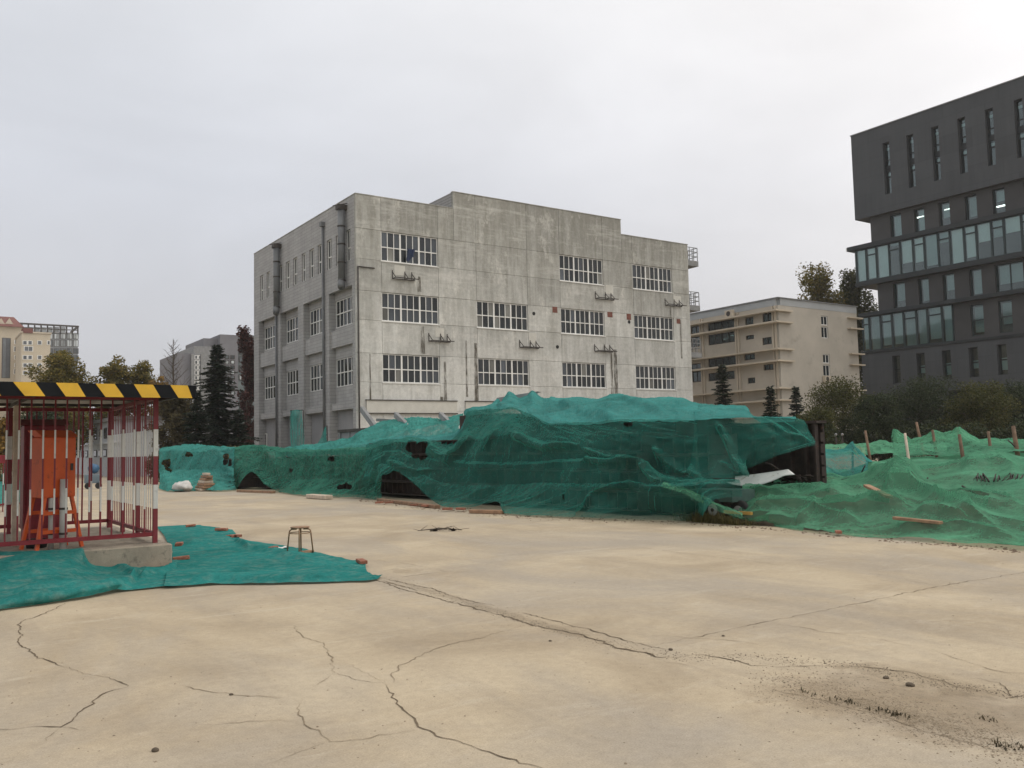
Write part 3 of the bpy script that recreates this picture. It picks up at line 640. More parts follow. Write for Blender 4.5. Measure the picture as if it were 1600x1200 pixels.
for x0, x1, yt, yb in ((1115,1167,668,740),(1118,1170,752,842),(1130,1182,967,1038),(1132,1186,1050,1140)):
    p = ony(*zc_(x0, (yt+yb)/2), BY); q = ony(*zc_(x1, (yt+yb)/2), BY); t_ = ony(*zc_((x0+x1)/2, yt), BY); b_ = ony(*zc_((x0+x1)/2, yb), BY)
    ew.append((float(p[0]), float(q[0]), float(b_[2]), float(t_[2])))
mbw = MB(); wall_x(mbw, BY, BY + .3, BX, BR_, 0, 14.297, ew); mbw.build('end_wall', beige_end, bei)
MB().box(BX + .4, BR_ - .05, BY + .3, BL_, 14.0, 14.2).build('roof', MT['roofing'], bei)
MB().box(BR_ - .3, BR_, BY + .3, BL_, 0, 14.28).build('far_wall', beige_end, bei)
for z in (13.8, 12.73, 10.21, 9.12, 6.6, 5.5, 3.0):
    MB().box(BX - .75, BX - .003, BY - .35, BL_, z - .09, z + .06).box(BX - .003, BX + 1.7, BY - .35, BY - .003, z - .09, z + .06).build('ledge', slab_m, bei)
    MB().box(76.6, BR_ + .5, BY - .4, BY - .003, z - .08, z + .05).build('corner_ledge', slab_m, bei)
for y in (Yb(*zc_(757, 850)), Yb(*zc_(463, 850)), Yb(*zc_(186, 850))):
    MB().box(BX - .14, BX - .004, y - .22, y - .06, 0, 14.28).build('pilaster_rib', slab_m, bei); MB().box(BX - .14, BX - .004, y + .06, y + .22, 0, 14.28).build('pilaster_rib', slab_m, bei)
gl_b = glazing('office_glass', (0.55, 0.62, 0.62), 1.4)
for a, b, c, d in full:
    n_ = max(2, round((b - a) / .95)); window(bei, 'y', a + .02, c + .02, BX + .1, b - a - .04, d - c - .04, n_, 1, MT['darksteel'], gl_b, .07, .06)
for a, b, c, d in ew: window(bei, 'x', a + .02, c + .02, BY + .08, b - a - .04, d - c - .04, 2, 1, MT['upvc'], MT['pane'], .07, .06)
lamp_m = glow('fluorescent_tube', (1.0, 0.98, 0.92), 3.0)
for x, y in ((290,845),(365,850),(420,822),(130,797),(150,862)):
    p = onx(*zc_(x, y), BX + .9); MB().box(BX + .75, BX + .9, p[1] - .45, p[1] + .45, p[2] - .03, p[2] + .04).build('ceiling_lamp', lamp_m, bei)
# cooling units: on the ledge, below an end window, and on the roof
def ac_unit(c, label, axis=0, s=1.0):
    t = thing('air_conditioner', label, 'air conditioner', c, 'air conditioners on the beige office block'); x, y, z = c
    w, dpt = (.85 * s, .32 * s) if axis == 0 else (.32 * s, .85 * s)
    MB().bbox(x - w/2, x + w/2, y - dpt/2, y + dpt/2, z, z + .6 * s, .02).build('casing', slab_m if s < 1.5 else MT['greysteel'], t)
    if axis == 0: MB().tube([(x - w*.12, y - dpt/2 - .02, z + .3*s), (x - w*.12, y - dpt/2 - .002, z + .3*s)], .22*s, 14).build('fan_grille', MT['darksteel'], t)
    else: MB().tube([(x - w/2 - .02, y, z + .3*s), (x - w/2 - .002, y, z + .3*s)], .22*s, 14).build('fan_grille', MT['darksteel'], t)
p = onx(*zc_(400, 672), BX - .4); ac_unit((BX - .4, float(p[1]), 13.86), 'white cooling unit on the top ledge of the beige block', 1, 1.15)
p = ony(*zc_(1160, 1185), BY - .2); ac_unit((float(p[0]), BY - .22, float(p[2])), 'small cooling unit below an end window of the beige block', 0, 1.0)
p = ony(1262, 478, BY + 4); ac_unit((float(p[0]), BY + 4, 14.2), 'large grey cooling box standing on the beige block roof', 0, 2.6)

# ------------------------------------------------------------------ dark office tower on the right
DX = 88.76
dark_m = tile_courses('charcoal_render', (0.057, 0.062, 0.068), (0.038, 0.042, 0.046), 1.95, 2.9)
brown_m = plain('umber_cladding', (0.052, 0.052, 0.053), .75, .2, .3)
ledge_m = plain('black_ledge', (0.017, 0.021, 0.023), .5, .2, .6); mull_m = plain('dark_teal_mullion', (0.02, 0.034, 0.036), .5, .2, 1.0)
blind_m = [plain('pale_blind', (0.70, 0.77, 0.77), .85, .06, .7), plain('grey_blind', (0.33, 0.42, 0.43), .85, .08, .7), plain('dull_blind', (0.22, 0.29, 0.29), .85, .1, .7)]
gl_d = glazing('tower_glass', (0.86, 0.93, 0.92), 1.3)
dk = thing('dark_office_tower', 'charcoal office tower with stepped floors and glass bands at right edge', 'building', (DX, 30, 0))
def Yd(px, py=400, X=DX): return float(onx(px, py, X)[1])
DY0 = 27.0
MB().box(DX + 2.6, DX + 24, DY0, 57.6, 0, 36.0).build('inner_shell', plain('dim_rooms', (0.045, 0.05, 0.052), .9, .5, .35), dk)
MB().box(DX + 1.3, DX + 24, 57.61, 59.7, 11.62, 15.48).build('corner_room', MT['core'], dk); MB().box(DX + 1.3, DX + 24, 57.61, 59.75, 19.52, 23.18).build('corner_room', MT['core'], dk)
def za(x, y): return 1300 + x / 5.333, 100 + y / 5.333
def zb2(x, y): return 1300 + x / 5.333, 320 + y / 5.333
# top box with slit windows
sl = []
for x0, x1, yt, yb in ((440,487,660,1092),(640,690,590,1035),(846,900,520,980),(1065,1117,450,915),(1293,1350,375,850),(1535,1600,300,790)):
    p = za((x0+x1)/2, (yt+yb)/2); sl.append((Yd(*za(x1, (yt+yb)/2)), Yd(*za(x0, (yt+yb)/2)), float(onx(*za(x0, yb), DX)[2]), float(onx(*za(x0, yt), DX)[2])))
z0s = sum(s[2] for s in sl) / 6; z1s = sum(s[3] for s in sl) / 6; st = (sl[0][0] - sl[5][0]) / 5
sl = [(sl[0][0] - st * i, sl[0][0] - st * i + .80, z0s, z1s) for i in range(9)]
sl = [s for s in sl if s[0] > DY0 + .5]
mb = MB(); wall_y(mb, DX, DX + .7, DY0, 59.9, 26.7, 36.5, sl); mb.build('upper_wall', dark_m, dk)
MB().box(DX + .7, DX + 24, 57.6, 59.9, 26.7, 36.5).box(DX + .7, DX + 24, DY0, 57.6, 36.0, 36.3).box(DX + .7, DX + 24, DY0, 57.6, 26.7, 27.0).build('upper_box', dark_m, dk)
MB().box(DX - .08, DX + .8, DY0, 59.98, 36.503, 36.6).build('coping', MT['greysteel'], dk)
def blind(win, a, b, z0, z1, X, k):
    MB().box(X, X + .02, a, b, z0, z1).build('blind', blind_m[k], win)
rb = random.Random(8)
for i, (a, b, c, d) in enumerate(sl):
    w_ = window(dk, 'y', a, c, DX + .42, b - a, d - c, 1, 3, ledge_m, gl_d, .1, .09)
    MB().box(DX + .38, DX + .6, a + .004, b - .004, (c + d) / 2 - .32, (c + d) / 2 + .32).build('spandrel_panel', ledge_m, w_)
    for zl in (d - .75, (c + d) / 2 - .75): MB().box(DX + .62, DX + .66, a + .12, b - .1, zl, zl + .28).build('blind', blind_m[1], w_)
# recessed storeys and glass bands
def storey(z0, z1, Xf, yl, wins, mat, blinds):
    ops = [(a, b, z0 + .12, z1 - .3) for a, b, full_ in wins]
    mb = MB(); wall_y(mb, Xf, Xf + .5, DY0, yl, z0, z1, ops); mb.box(Xf + .5, DX + 24, yl - .5, yl, z0, z1); mb.build('storey_wall', mat, dk)
    for i, ((a, b, full_), (oa, ob, c, d)) in enumerate(zip(wins, ops)):
        w_ = window(dk, 'y', a, c, Xf + .3, b - a, d - c, 2 if full_ else 1, 1, mull_m, gl_d, .12, .1)
        k = blinds[i % len(blinds)]
        if k is not None: blind(w_, a + .12, b - .12, c + (d - c) * k[0], d - .12, Xf + .75, k[1])
def wpx(lst, y): return [(Yd(*zb2(x1, y), X=DX + .5), Yd(*zb2(x0, y), X=DX + .5), f) for x0, x1, f in lst]
def extend(lst, step):
    a, b, f = lst[-1]; k = 1
    while a - step * k > DY0 + 1: lst.append((a - step * k, b - step * k, f)); k += 1
    return lst
s5 = extend(wpx([(480,575,0),(683,770,0),(890,985,0),(1113,1213,0),(1345,1450,0)], 150), 3.05)
storey(23.7, 26.7, DX + .55, 58.35, s5, brown_m, [(.05, 1), (.1, 1), (.4, 1), (.2, 2), (.55, 1)])
s3 = extend(wpx([(505,605,0),(715,805,0),(920,1020,0),(1145,1250,0),(1362,1600,1)], 700), 6.5)
storey(15.9, 19.1, DX + .55, 57.9, s3, brown_m, [(.3, 2), (.15, 2), (.4, 1), (.1, 1), (.3, 1)])
def band(z0, z1, Xf, ya, mpx, ymid, blinds):
    ys = [ya] + [Yd(*zb2(x, ymid), X=Xf) for x in mpx]; yend = ys[-1]
    return ys
# upper glass band: wraps the corner, ledges above and below
ysb = [60.05] + [Yd(*zb2(x, 400), X=DX) for x in (280,365,472,565,673,768,885,985,1103,1208,1335,1440,1590)]
while ysb[-1] > DY0 + 2.5: ysb.append(ysb[-1] - (1.75 if len(ysb) % 2 else 2.1))
BK = [(0,0),(.06,0),(.02,0),(.95,1),(.33,0),(.28,0),(.1,1),(.72,1),(.0,0),(.12,0),(.5,0),(.55,1),(.6,0),(.2,0),(.9,1),(.4,1)]
for i, (y1, y0) in enumerate(zip(ysb, ysb[1:])):
    w_ = window(dk, 'y', y0, 19.5, DX, y1 - y0 - .004, 3.7, 1, 2 if i % 2 else 1, mull_m, gl_d, .14, .09, (), .78)
    k = BK[i % len(BK)]; blind(w_, y0 + .1, y1 - .12, 19.55 + 3.5 * k[0], 23.1, DX + .3, k[1])
MB().box(DX, DX + 8, 60.06, 60.16, 19.5, 23.2).build('corner_glass', gl_d, dk); MB().box(DX + .2, DX + 8, 59.8, 59.82, 19.5, 23.2).build('blind', blind_m[0], dk)
for z0, z1, yl, xo in ((23.2, 23.7, 60.9, .35), (19.0, 19.5, 60.2, .12), (15.5, 15.9, 59.9, .3), (11.35, 11.6, 59.95, .12)):
    MB().box(DX - xo, DX + 24, DY0, yl, z0 + .003, z1 - .003).build('ledge', ledge_m, dk)
MB().box(DX - .36, DX + .4, 60.9, 61.02, 23.25, 23.66).build('ledge_tip', MT['white'], dk)
# lower glass band, then punched windows on its right
ysl = [59.85] + [Yd(*zb2(x, 1040), X=DX + .2) for x in (310,405,500,598,705,797,920,1012)]
for i, (y1, y0) in enumerate(zip(ysl, ysl[1:])):
    w_ = window(dk, 'y', y0, 11.6, DX + .2, y1 - y0 - .004, 3.9, 1, 2 if i % 2 == 0 else 1, mull_m, gl_d, .14, .1, (), .78)
    k = [(.05, 2), (.02, 2), (.1, 1), (.1, 1), (.0, 2), (.02, 2), (.12, 1), (.0, 1)][i]; blind(w_, y0 + .1, y1 - .12, 11.7 + 3.6 * k[0], 15.4, DX + .55, k[1])
s2 = extend(wpx([(1165,1275,0),(1400,1515,0)], 980), 3.1); yl = ysl[-1] - .05
ops = [(a, b, 11.9, 15.1) for a, b, f in s2]
mb = MB(); wall_y(mb, DX + .3, DX + .8, DY0, yl, 11.603, 15.5, ops); mb.build('storey_wall', brown_m, dk)
for i, (a, b, c, d) in enumerate(ops):
    w_ = window(dk, 'y', a, c, DX + .5, b - a, d - c, 1, 2, mull_m, gl_d, .12, .1); blind(w_, a + .12, b - .12, c + .4 + .5 * (i % 2), d - .2, DX + .95, 2)
# base storey with slits and the dark undercroft
bs = []
for x0, x1, yt, yb in ((585,635,190,390),(775,830,175,380),(975,1040,150,370),(1185,1245,130,350),(1415,1470,105,330)):
    q = lambda x, y: (1280 + x / 5, 520 + y / 5)
    bs.append((Yd(*q(x1, (yt+yb)/2)), Yd(*q(x0, (yt+yb)/2)), 7.9, 10.85))
stp = (bs[0][0] - bs[4][0]) / 4
bs = [(bs[0][0] - stp * i, bs[0][0] - stp * i + .95, 7.75, 10.75) for i in range(8) if bs[0][0] - stp * i > DY0 + .5]
mb = MB(); wall_y(mb, DX, DX + .6, DY0, 59.95, 6.57, 11.35, bs); mb.box(DX + .6, DX + 24, 57.6, 59.95, 6.57, 11.35).box(DX + .6, DX + 2.6, DY0, 57.6, 6.57, 6.9); mb.build('base_wall', dark_m, dk)
for i, (a, b, c, d) in enumerate(bs):
    w_ = window(dk, 'y', a, c, DX + .4, b - a, d - c, 1, 2, ledge_m, gl_d, .1, .09)
    if i: MB().box(DX + .6, DX + .64, a + .2, b - .12, c + .5 + .4 * (i % 2), c + 1.7).build('blind', blind_m[1], w_)
MB().box(DX + 2.0, DX + 2.55, DY0, 58.2, 0, 6.56).build('undercroft_wall', ledge_m, dk)
for y in (57.5, 51, 44.5, 38, 31.5): MB().box(DX + .3, DX + 1.0, y - .35, y + .35, 0, 6.56).build('column', dark_m, dk)
for px, py, X in ((1439,339,DX+1.4),(1482,327,DX+1.4),(1564,322,DX+1.4),(1590,357,DX+1.2)):
    p = onx(px, py, X); MB().box(X - .1, X + .1, p[1] - .4, p[1] + .4, p[2] - .06, p[2] + .06).build('ceiling_lamp', lamp_m, dk)

# ------------------------------------------------------------------ far buildings on the left
cream = plain('cream_render', (0.50, 0.44, 0.34), .9, .08, .2); redtile = plain('red_roof_tile', (0.16, 0.06, 0.05), .85, .2, .5); greyglass = plain('grey_curtain_wall', (0.17, 0.185, 0.195), .4, .3, .15)
winm = dark_pane('far_window', (0.10, 0.11, 0.12), .4)
def far_frame(px, D):
    """ground point at that sight line and distance, with the local metres per photograph pixel"""
    return dep(px, horizon(px), D), D / FOC
def far_block(name, label, px0, px1, ytop, D, mat, roofm, deep=16, group=None, Y=None):
    """block whose face looks to -Y, between two sight lines"""
    Y = dep((px0 + px1) / 2, horizon((px0 + px1) / 2), D)[1] if Y is None else Y
    x0, x1 = float(ony(px0, ytop, Y)[0]), float(ony(px1, ytop, Y)[0]); zt = float(ony((px0 + px1) / 2, ytop, Y)[2])
    t = thing(name, label, 'building', (x0, Y, 0), group); MB().box(x0, x1, Y, Y + deep, 0, zt).build('wall', mat, t)
    MB().box(x0 - .2, x1 + .2, Y - .2, Y + deep + .2, zt, zt + .35).build('roof', roofm, t); return t, x0, x1, Y, zt
def far_window(t, px0, px1, py0, py1, Y, mat=winm, frame=True):
    a, b = ony(px0, py1, Y), ony(px1, py0, Y)
    w_ = MB().box(a[0] - .12, b[0] + .12, Y - .06, Y + .02, a[2] - .12, b[2] + .12).build('window', MT['upvc'] if frame else MT['darksteel'], t)
    n_ = 2 if (b[0] - a[0]) > 1.2 else 1
    for i in range(n_): MB().box(a[0] + (b[0]-a[0]) * i / n_ + .05, a[0] + (b[0]-a[0]) * (i+1) / n_ - .05, Y - .09, Y - .061, a[2], b[2]).build('pane', mat, w_)
# cream tower with the red roof
t, x0, x1, Y, zt = far_block('apartment_tower', 'cream apartment tower with steep red roof and dormers at far left', -40, 33, 512, 215, cream, slab_m, 18)
ridge = float(ony(20, 491, Y)[2])
MB().prism([(x0 - .6, Y - .8, zt + .36), (x1 + .6, Y - .8, zt + .36), (x1 - 1.2, Y + 5, ridge), (x0 - .6, Y + 5, ridge)], (0, 7, 0)).build('red_roof', redtile, t)
for px in (1, 14):
    p = ony(px, 502, Y + 1.5); MB().prism([(p[0] - .9, p[1] - 1, p[2] - .8), (p[0] + .9, p[1] - 1, p[2] - .8), (p[0], p[1] - 1, p[2] + .7)], (0, 3, 0)).build('dormer', slab_m, t)
far_window(t, 3, 16, 529, 590, Y, winm, False)
for y in (532, 556, 568): far_window(t, 23, 29, y, y + 5, Y)
for y in (545, 580): far_window(t, 22, 30, y - 3, y + 4, Y)
t2, x0, x1, Y2, zt = far_block('apartment_block', 'lower cream apartment block beside the red roofed tower', 34, 79, 521, 205, cream, slab_m, 14)
MB().box(*[float(v) for v in (ony(36, 527, Y2)[0], ony(51, 527, Y2)[0], Y2 - .3, Y2 + 5, zt, zt + 1.1)]).build('red_roof', redtile, t2)
for y in (533, 556, 568, 580):
    for xa, xb in ((36, 42), (44, 50), (59, 65), (74, 78)): far_window(t2, xa, xb, y, y + 5, Y2)
for y in (545,): far_window(t2, 38, 51, y - 3, y + 3, Y2)
# grey glass block behind
t3, x0, x1, Y3, zt = far_block('glass_office_block', 'grey glass office block with open roof frame behind the cream apartments', 30, 122, 520, 270, greyglass, MT['greysteel'], 20)
fr = MB(); zf = float(ony(100, 509, Y3)[2])
for px in (34, 44, 54, 64, 74, 84, 94, 104, 113, 121.5): p = ony(px, 520, Y3); fr.bar((p[0], Y3, zt), (p[0], Y3, zf), .4)
fr.bar((x0, Y3, zf), (x1, Y3, zf), .5); fr.bar((x0, Y3, (zf + zt) / 2), (x1, Y3, (zf + zt) / 2), .25); fr.bar((x1, Y3, zf), (x1, Y3 + 15, zf), .5); fr.bar((x1, Y3 + 15, zt), (x1, Y3 + 15, zf), .4); fr.build('roof_frame', MT['darksteel'], t3)
palepane = dark_pane('pale_curtain_glass', (0.34, 0.37, 0.38), .5, .15); darkpane2 = dark_pane('dark_curtain_glass', (0.09, 0.105, 0.115), .5, .15)
for r, (ya, yb) in enumerate(((511, 519), (522, 529), (532, 541), (545, 552), (556, 563))):
    px = 34
    while px < 118:
        if r == 0:
            a, b = ony(px + .5, yb, Y3), ony(px + 8.5, ya, Y3)
            if px < 104: MB().box(a[0], b[0], Y3 + .3, Y3 + .4, a[2], b[2]).build('screen_pane', palepane, t3)
        else: far_window(t3, px + .8, px + 8.2, ya, yb, Y3, palepane if (r == 1 or (r == 2 and px > 78)) else darkpane2, False)
        px += 10
# stepped grey blocks between cage roof and factory
stoneg = plain('blue_grey_cladding', (0.17, 0.17, 0.185), .8, .15, .25)
t4 = thing('grey_tower_block', 'stepped grey tower block rising behind the dark conifer', 'building', tuple(float(v) for v in (*far_frame(340, 175)[0][:2], 0)))
Y4 = float(far_frame(340, 175)[0][1])
def seg(px0, px1, yt, dy, mat, nm):
    a, b = float(ony(px0, yt, Y4 + dy)[0]), float(ony(px1, yt, Y4 + dy)[0]); zt_ = float(ony((px0 + px1) / 2, yt, Y4 + dy)[2])
    MB().box(a, b, Y4 + dy, Y4 + dy + 14, 0, zt_).build(nm, mat, t4); return zt_
seg(277, 304, 552, -6, stoneg, 'wing'); seg(303, 330, 541, 0, MT['greysteel'], 'wing'); seg(318, 345, 529, 3, stoneg, 'tower'); seg(344, 372, 523, 1, stoneg, 'tower'); seg(371, 412, 524, 2.5, plain('teal_grey_glass', (0.12, 0.15, 0.155), .4, .3, .2), 'glass_wing')
for px in (301, 316): 
    a = ony(px, 560, Y4 - 6.6); MB().box(a[0] - .25, a[0] + .25, Y4 - 6.7, Y4 - 6.02, 0, float(ony(px, 553, Y4 - 6.6)[2])).build('white_rib', MT['greysteel'], t4)
for y in range(556, 618, 8):
    for px in (304.5, 310.5): far_window(t4, px, px + 3.6, y, y + 4.5, Y4 - .1, darkpane2, True)
    for px in (352, 361): far_window(t4, px, px + 5, y, y + 4, Y4 + .9, darkpane2 if (y // 8) % 2 else palepane, False)
for y in (534, 546, 558, 572, 586):
    for px in (374, 381, 388): far_window(t4, px, px + 5, y, y + 7, Y4 + 2.4, darkpane2 if (y + px) % 3 else palepane, False)
# long white workshop seen through the cage
wsm = plain('white_workshop_render', (0.46, 0.47, 0.49), .85, .12, .5, wear=(.3, .3, .31), wear_amt=.2); XW = 14.0
ws = thing('white_workshop', 'long white two storey workshop seen through the cage bars', 'building', (XW, 70, 0))
ya_, yb_ = float(onx(176, 655, XW)[1]), float(onx(90, 690, XW)[1]); ztw = float(onx(150, 663, XW)[2])
MB().box(XW, XW + 7, ya_ - 2, yb_ + 25, 0, ztw).build('wall', wsm, ws); MB().box(XW - .3, XW + 7.3, ya_ - 2.3, yb_ + 25.3, ztw, ztw + .3).build('roof', MT['roofing'], ws)
y = ya_
while y < yb_ + 20:
    for z0, z1 in ((ztw * .70, ztw * .9), (ztw * .36, ztw * .5)):
        w_ = MB().box(XW - .05, XW + .02, y, y + 1.3, z0, z1).build('window', MT['darksteel'], ws)
        MB().box(XW - .08, XW - .051, y + .08, y + .62, z0 + .08, z1 - .08).build('pane', winm, w_); MB().box(XW - .08, XW - .051, y + .68, y + 1.22, z0 + .08, z1 - .08).build('pane', winm, w_)
    y += 2.4
MB().box(XW - .25, XW - .003, ya_ - 2, yb_ + 25, ztw * .60, ztw * .63).build('ledge', wsm, ws)

# ------------------------------------------------------------------ trees
AUT = leafy('autumn_leaves', [(0, (0.075, 0.072, 0.018)), (.4, (0.13, 0.115, 0.028)), (.75, (0.19, 0.15, 0.035)), (1, (0.27, 0.19, 0.045))])
OLI = leafy('olive_leaves', [(0, (0.035, 0.042, 0.012)), (.5, (0.065, 0.07, 0.02)), (1, (0.11, 0.105, 0.03))])
DRK = leafy('dark_green_leaves', [(0, (0.018, 0.028, 0.013)), (.5, (0.032, 0.046, 0.02)), (1, (0.055, 0.068, 0.028))])
ORG = leafy('orange_leaves', [(0, (0.14, 0.09, 0.02)), (.5, (0.24, 0.14, 0.03)), (1, (0.33, 0.2, 0.05))])
RED = leafy('crimson_leaves', [(0, (0.035, 0.02, 0.018)), (.5, (0.075, 0.03, 0.027)), (1, (0.13, 0.055, 0.045))])
NDL = leafy('conifer_needles', [(0, (0.012, 0.02, 0.014)), (.5, (0.022, 0.034, 0.022)), (1, (0.042, 0.055, 0.032))])
BRN = leafy('brown_leaves', [(0, (0.05, 0.042, 0.022)), (.5, (0.10, 0.082, 0.04)), (1, (0.16, 0.13, 0.06))])
def leaves(mb, rng, c, r, n, s):
    """n leaf sprays in an uneven shell around c"""
    g = np.random.default_rng(rng.randrange(1 << 30)); nm = lambda v: v / (np.linalg.norm(v, axis=1, keepdims=True) + 1e-9)
    d = nm(g.normal(size=(n, 3))); p = np.array(c, float) + d * np.array(r) * (g.random((n, 1)) ** .45)
    a = nm(g.normal(size=(n, 3)) * (1, 1, .6)); b = nm(np.cross(a, g.normal(size=(n, 3)))); q = s * g.uniform(.5, 1.3, (n, 1)) * .5; w = q * .6
    mb.arr.append(np.stack([p - a * q, p + b * w, p + a * q, p - b * w], 1))
def broadleaf(base, H, W, mat, label, seed, n=5200, leaf=.3, trunk=.32, low=.28, upright=False, group=None, name='broadleaf_tree'):
    rng = random.Random(seed); base = Vector([float(v) for v in base]); t = thing(name, label, 'tree', base, group)
    tb = MB(); tips = []
    hgt = H * (.84 if not upright else .88)
    pts = [base + Vector((rng.uniform(-.1, .1) * i, rng.uniform(-.1, .1) * i, hgt * i / 5)) for i in range(6)]; pts[0].z -= .3
    tb.tube(pts, [trunk * (1 - .16 * i) for i in range(6)], 8)
    nl = 17 if not upright else 24
    for i in range(nl):
        f = low + (1 - low) * (i + rng.random()) / nl; k = min(4, int(f * 5)); st_ = pts[k].lerp(pts[k+1], min(1, f * 5 - k))
        an = i * 2.4 + rng.uniform(-.4, .4); rr = W / 2 * (math.sin(math.pi * min(.97, .18 + .75 * f)) ** .7) * rng.uniform(.55, 1.0)
        rise = (H * .22 if not upright else H * .2) * rng.uniform(.5, 1.2) * (1.0 if f < .8 else .7)
        end = st_ + Vector((math.cos(an) * rr, math.sin(an) * rr, rise)); end.z = min(end.z, base.z + H * .96)
        mid = st_.lerp(end, .5) + Vector((0, 0, -rise * .12)); tb.tube([st_, mid, end], [trunk * .34 * (1.2 - f), trunk * .2 * (1.2 - f), .02], 5); tips.append((end, f)); tips.append((mid, f))
        for _ in range(2):
            e2_ = mid + Vector((rng.uniform(-1, 1), rng.uniform(-1, 1), rng.uniform(.1, .9))) * W * .16; tb.tube([mid, e2_], [.035, .012], 4); tips.append((e2_, f))
    tips.append((pts[-1] + Vector((0, 0, H * .06)), 1)); tb.tube([pts[-1], pts[-1] + Vector((0, 0, H * .1))], [trunk * .2, .02], 5)
    tb.build('trunk', MT['bark'], t, True)
    lb = MB(); n = int(n * 2.4); leaf *= .78; per = max(6, n // len(tips))
    for c, f in tips:
        s_ = rng.uniform(.65, 1.3); r = W * .165 * s_; leaves(lb, rng, c, (r, r, r * (.8 if not upright else 1.35)), int(per * s_), leaf)
    lb.build('crown', mat, t); return t
def conifer(base, H, W, mat, label, seed, group=None, dens=1.0, droop=.22, sp=.22):
    rng = random.Random(seed); base = Vector([float(v) for v in base]); t = thing('conifer', label, 'tree', base, group)
    tb = MB(); tb.tube([base - Vector((0, 0, .3)), base + Vector((0, 0, H * .97))], [.2, .02], 8); lb = MB(); z = .9
    while z < H * .98:
        f = z / H; rad = W / 2 * (1 - f) ** .8 * rng.uniform(.5, 1.15) + .12; nb = 5 + int(4 * (1 - f)); a0 = rng.random() * 6
        for i in range(nb):
            an = a0 + 2 * math.pi * i / nb + rng.uniform(-.3, .3); L = rad * rng.uniform(.6, 1.1)
            s0 = base + Vector((0, 0, z)); e0 = s0 + Vector((math.cos(an) * L, math.sin(an) * L, -L * droop + rng.uniform(0, .25))); tb.tube([s0, e0], [.035, .01], 4, False)
            m = max(3, int(L / .13 * dens))
            for k in range(m):
                u = (k + .6) / m; p = s0.lerp(e0, u)
                for sgn in (-1, 1):
                    sd = Vector((-math.sin(an), math.cos(an), 0)) * sgn; ln = (.2 + .42 * (1 - u) * min(1, L)) * rng.uniform(.6, 1.3)
                    d = (sd + Vector((math.cos(an), math.sin(an), 0)) * .7 + Vector((0, 0, rng.uniform(-.5, .25)))).normalized(); q = p + d * ln; w = Vector((0, 0, 1)).cross(d).normalized() * .085 + Vector((0, 0, rng.uniform(-.08, .08)))
                    lb.arr.append(np.array([[p - w, q, p + w + Vector((0, 0, .03)), p + Vector((0, 0, -.02))]]))
        z += sp * (1.15 - .5 * f)
    tb.build('trunk', MT['bark'], t); lb.build('crown', mat, t); return t
def tbase(px, D): p = dep(px, horizon(px), D); return (p[0], p[1], 0)
def theight(px, ytop, D): return 1.6 + (horizon(px) - ytop) * D / FOC * .997
GA = 'autumn trees behind the cage'; GB = 'shrub trees before the dark tower'; GC = 'conifers round the yard'
for px, yt, wpx_, D, mat, lab, sd, n in (
        (92, 545, 104, 78, AUT, 'round yellow green autumn tree below the cream apartments', 11, 7800), (176, 553, 66, 82, AUT, 'taller autumn tree right of the round one', 12, 5200),
        (216, 562, 62, 84, AUT, 'thin autumn tree left of the bare tree', 13, 4200), (250, 584, 40, 80, ORG, 'small orange leaved tree beside the bare tree', 14, 2600),
        (268, 605, 70, 66, BRN, 'brownish tree rising over the right end of the cage roof', 15, 4200), (12, 655, 60, 60, ORG, 'low orange tree seen through the left of the cage', 16, 2600),
        (60, 640, 90, 74, DRK, 'dark tree seen through the cage behind the boxes', 17, 3600), (140, 648, 60, 88, DRK, 'dark tree behind the white workshop', 18, 3000)):
    broadleaf(tbase(px, D), theight(px, yt, D), wpx_ * D / FOC, mat, lab, sd, n, .32, group=GA)
broadleaf(tbase(391, 86), theight(391, 508, 86), 44 * 86 / FOC, RED, 'narrow crimson tree squeezed beside the factory side wall', 21, 6000, .32, upright=True, low=.06)
# bare tree
rng = random.Random(31); b0 = Vector([float(v) for v in tbase(270, 72)]); H = theight(270, 527, 72); t = thing('bare_tree', 'leafless thin tree standing out against the sky', 'tree', b0)
MB().tube([b0 - Vector((0, 0, .3)), b0 + Vector((.05, .05, H * .5)), b0 + Vector((0, .1, H))], [.16, .1, .015], 8).build('trunk', MT['bark'], t, True)
bb = MB()
for i in range(46):
    f = .3 + .67 * i / 46; an = i * 2.4; s0 = b0 + Vector((0, .05, H * f)); L = (1 - f) * 3.6 + .35; e0 = s0 + Vector((math.cos(an) * L * .8, math.sin(an) * L * .8, L * .8)); bb.tube([s0, s0.lerp(e0, .5) - Vector((0, 0, L * .08)), e0], [.035, .022, .008], 4)
    for k in range(4):
        p = s0.lerp(e0, .3 + .17 * k); bb.tube([p, p + Vector((rng.uniform(-1, 1), rng.uniform(-1, 1), rng.uniform(.2, 1))) * L * .35], [.014, .006], 3)
bb.build('branches', MT['bark'], t)
for px, yt, w_, D, lab, sd in ((340, 533, 104, 64, 'tall dark conifer left of the factory', 41), (308, 610, 64, 60, 'smaller dark conifer left of the tall one', 42), (372, 640, 60, 62, 'short conifer between the tall one and the factory', 43),
        (1133, 566, 56, 66, 'dark conifer right of the factory before the beige block', 44), (1207, 603, 42, 60, 'narrow conifer before the corner of the beige block', 45), (1247, 604, 46, 60, 'narrow conifer before the end wall of the beige block', 46)):
    conifer(tbase(px, D), theight(px, yt, D), w_ * (1.6 if px < 400 else 1.35) * D / FOC, NDL, lab, sd, GC, 1.35)
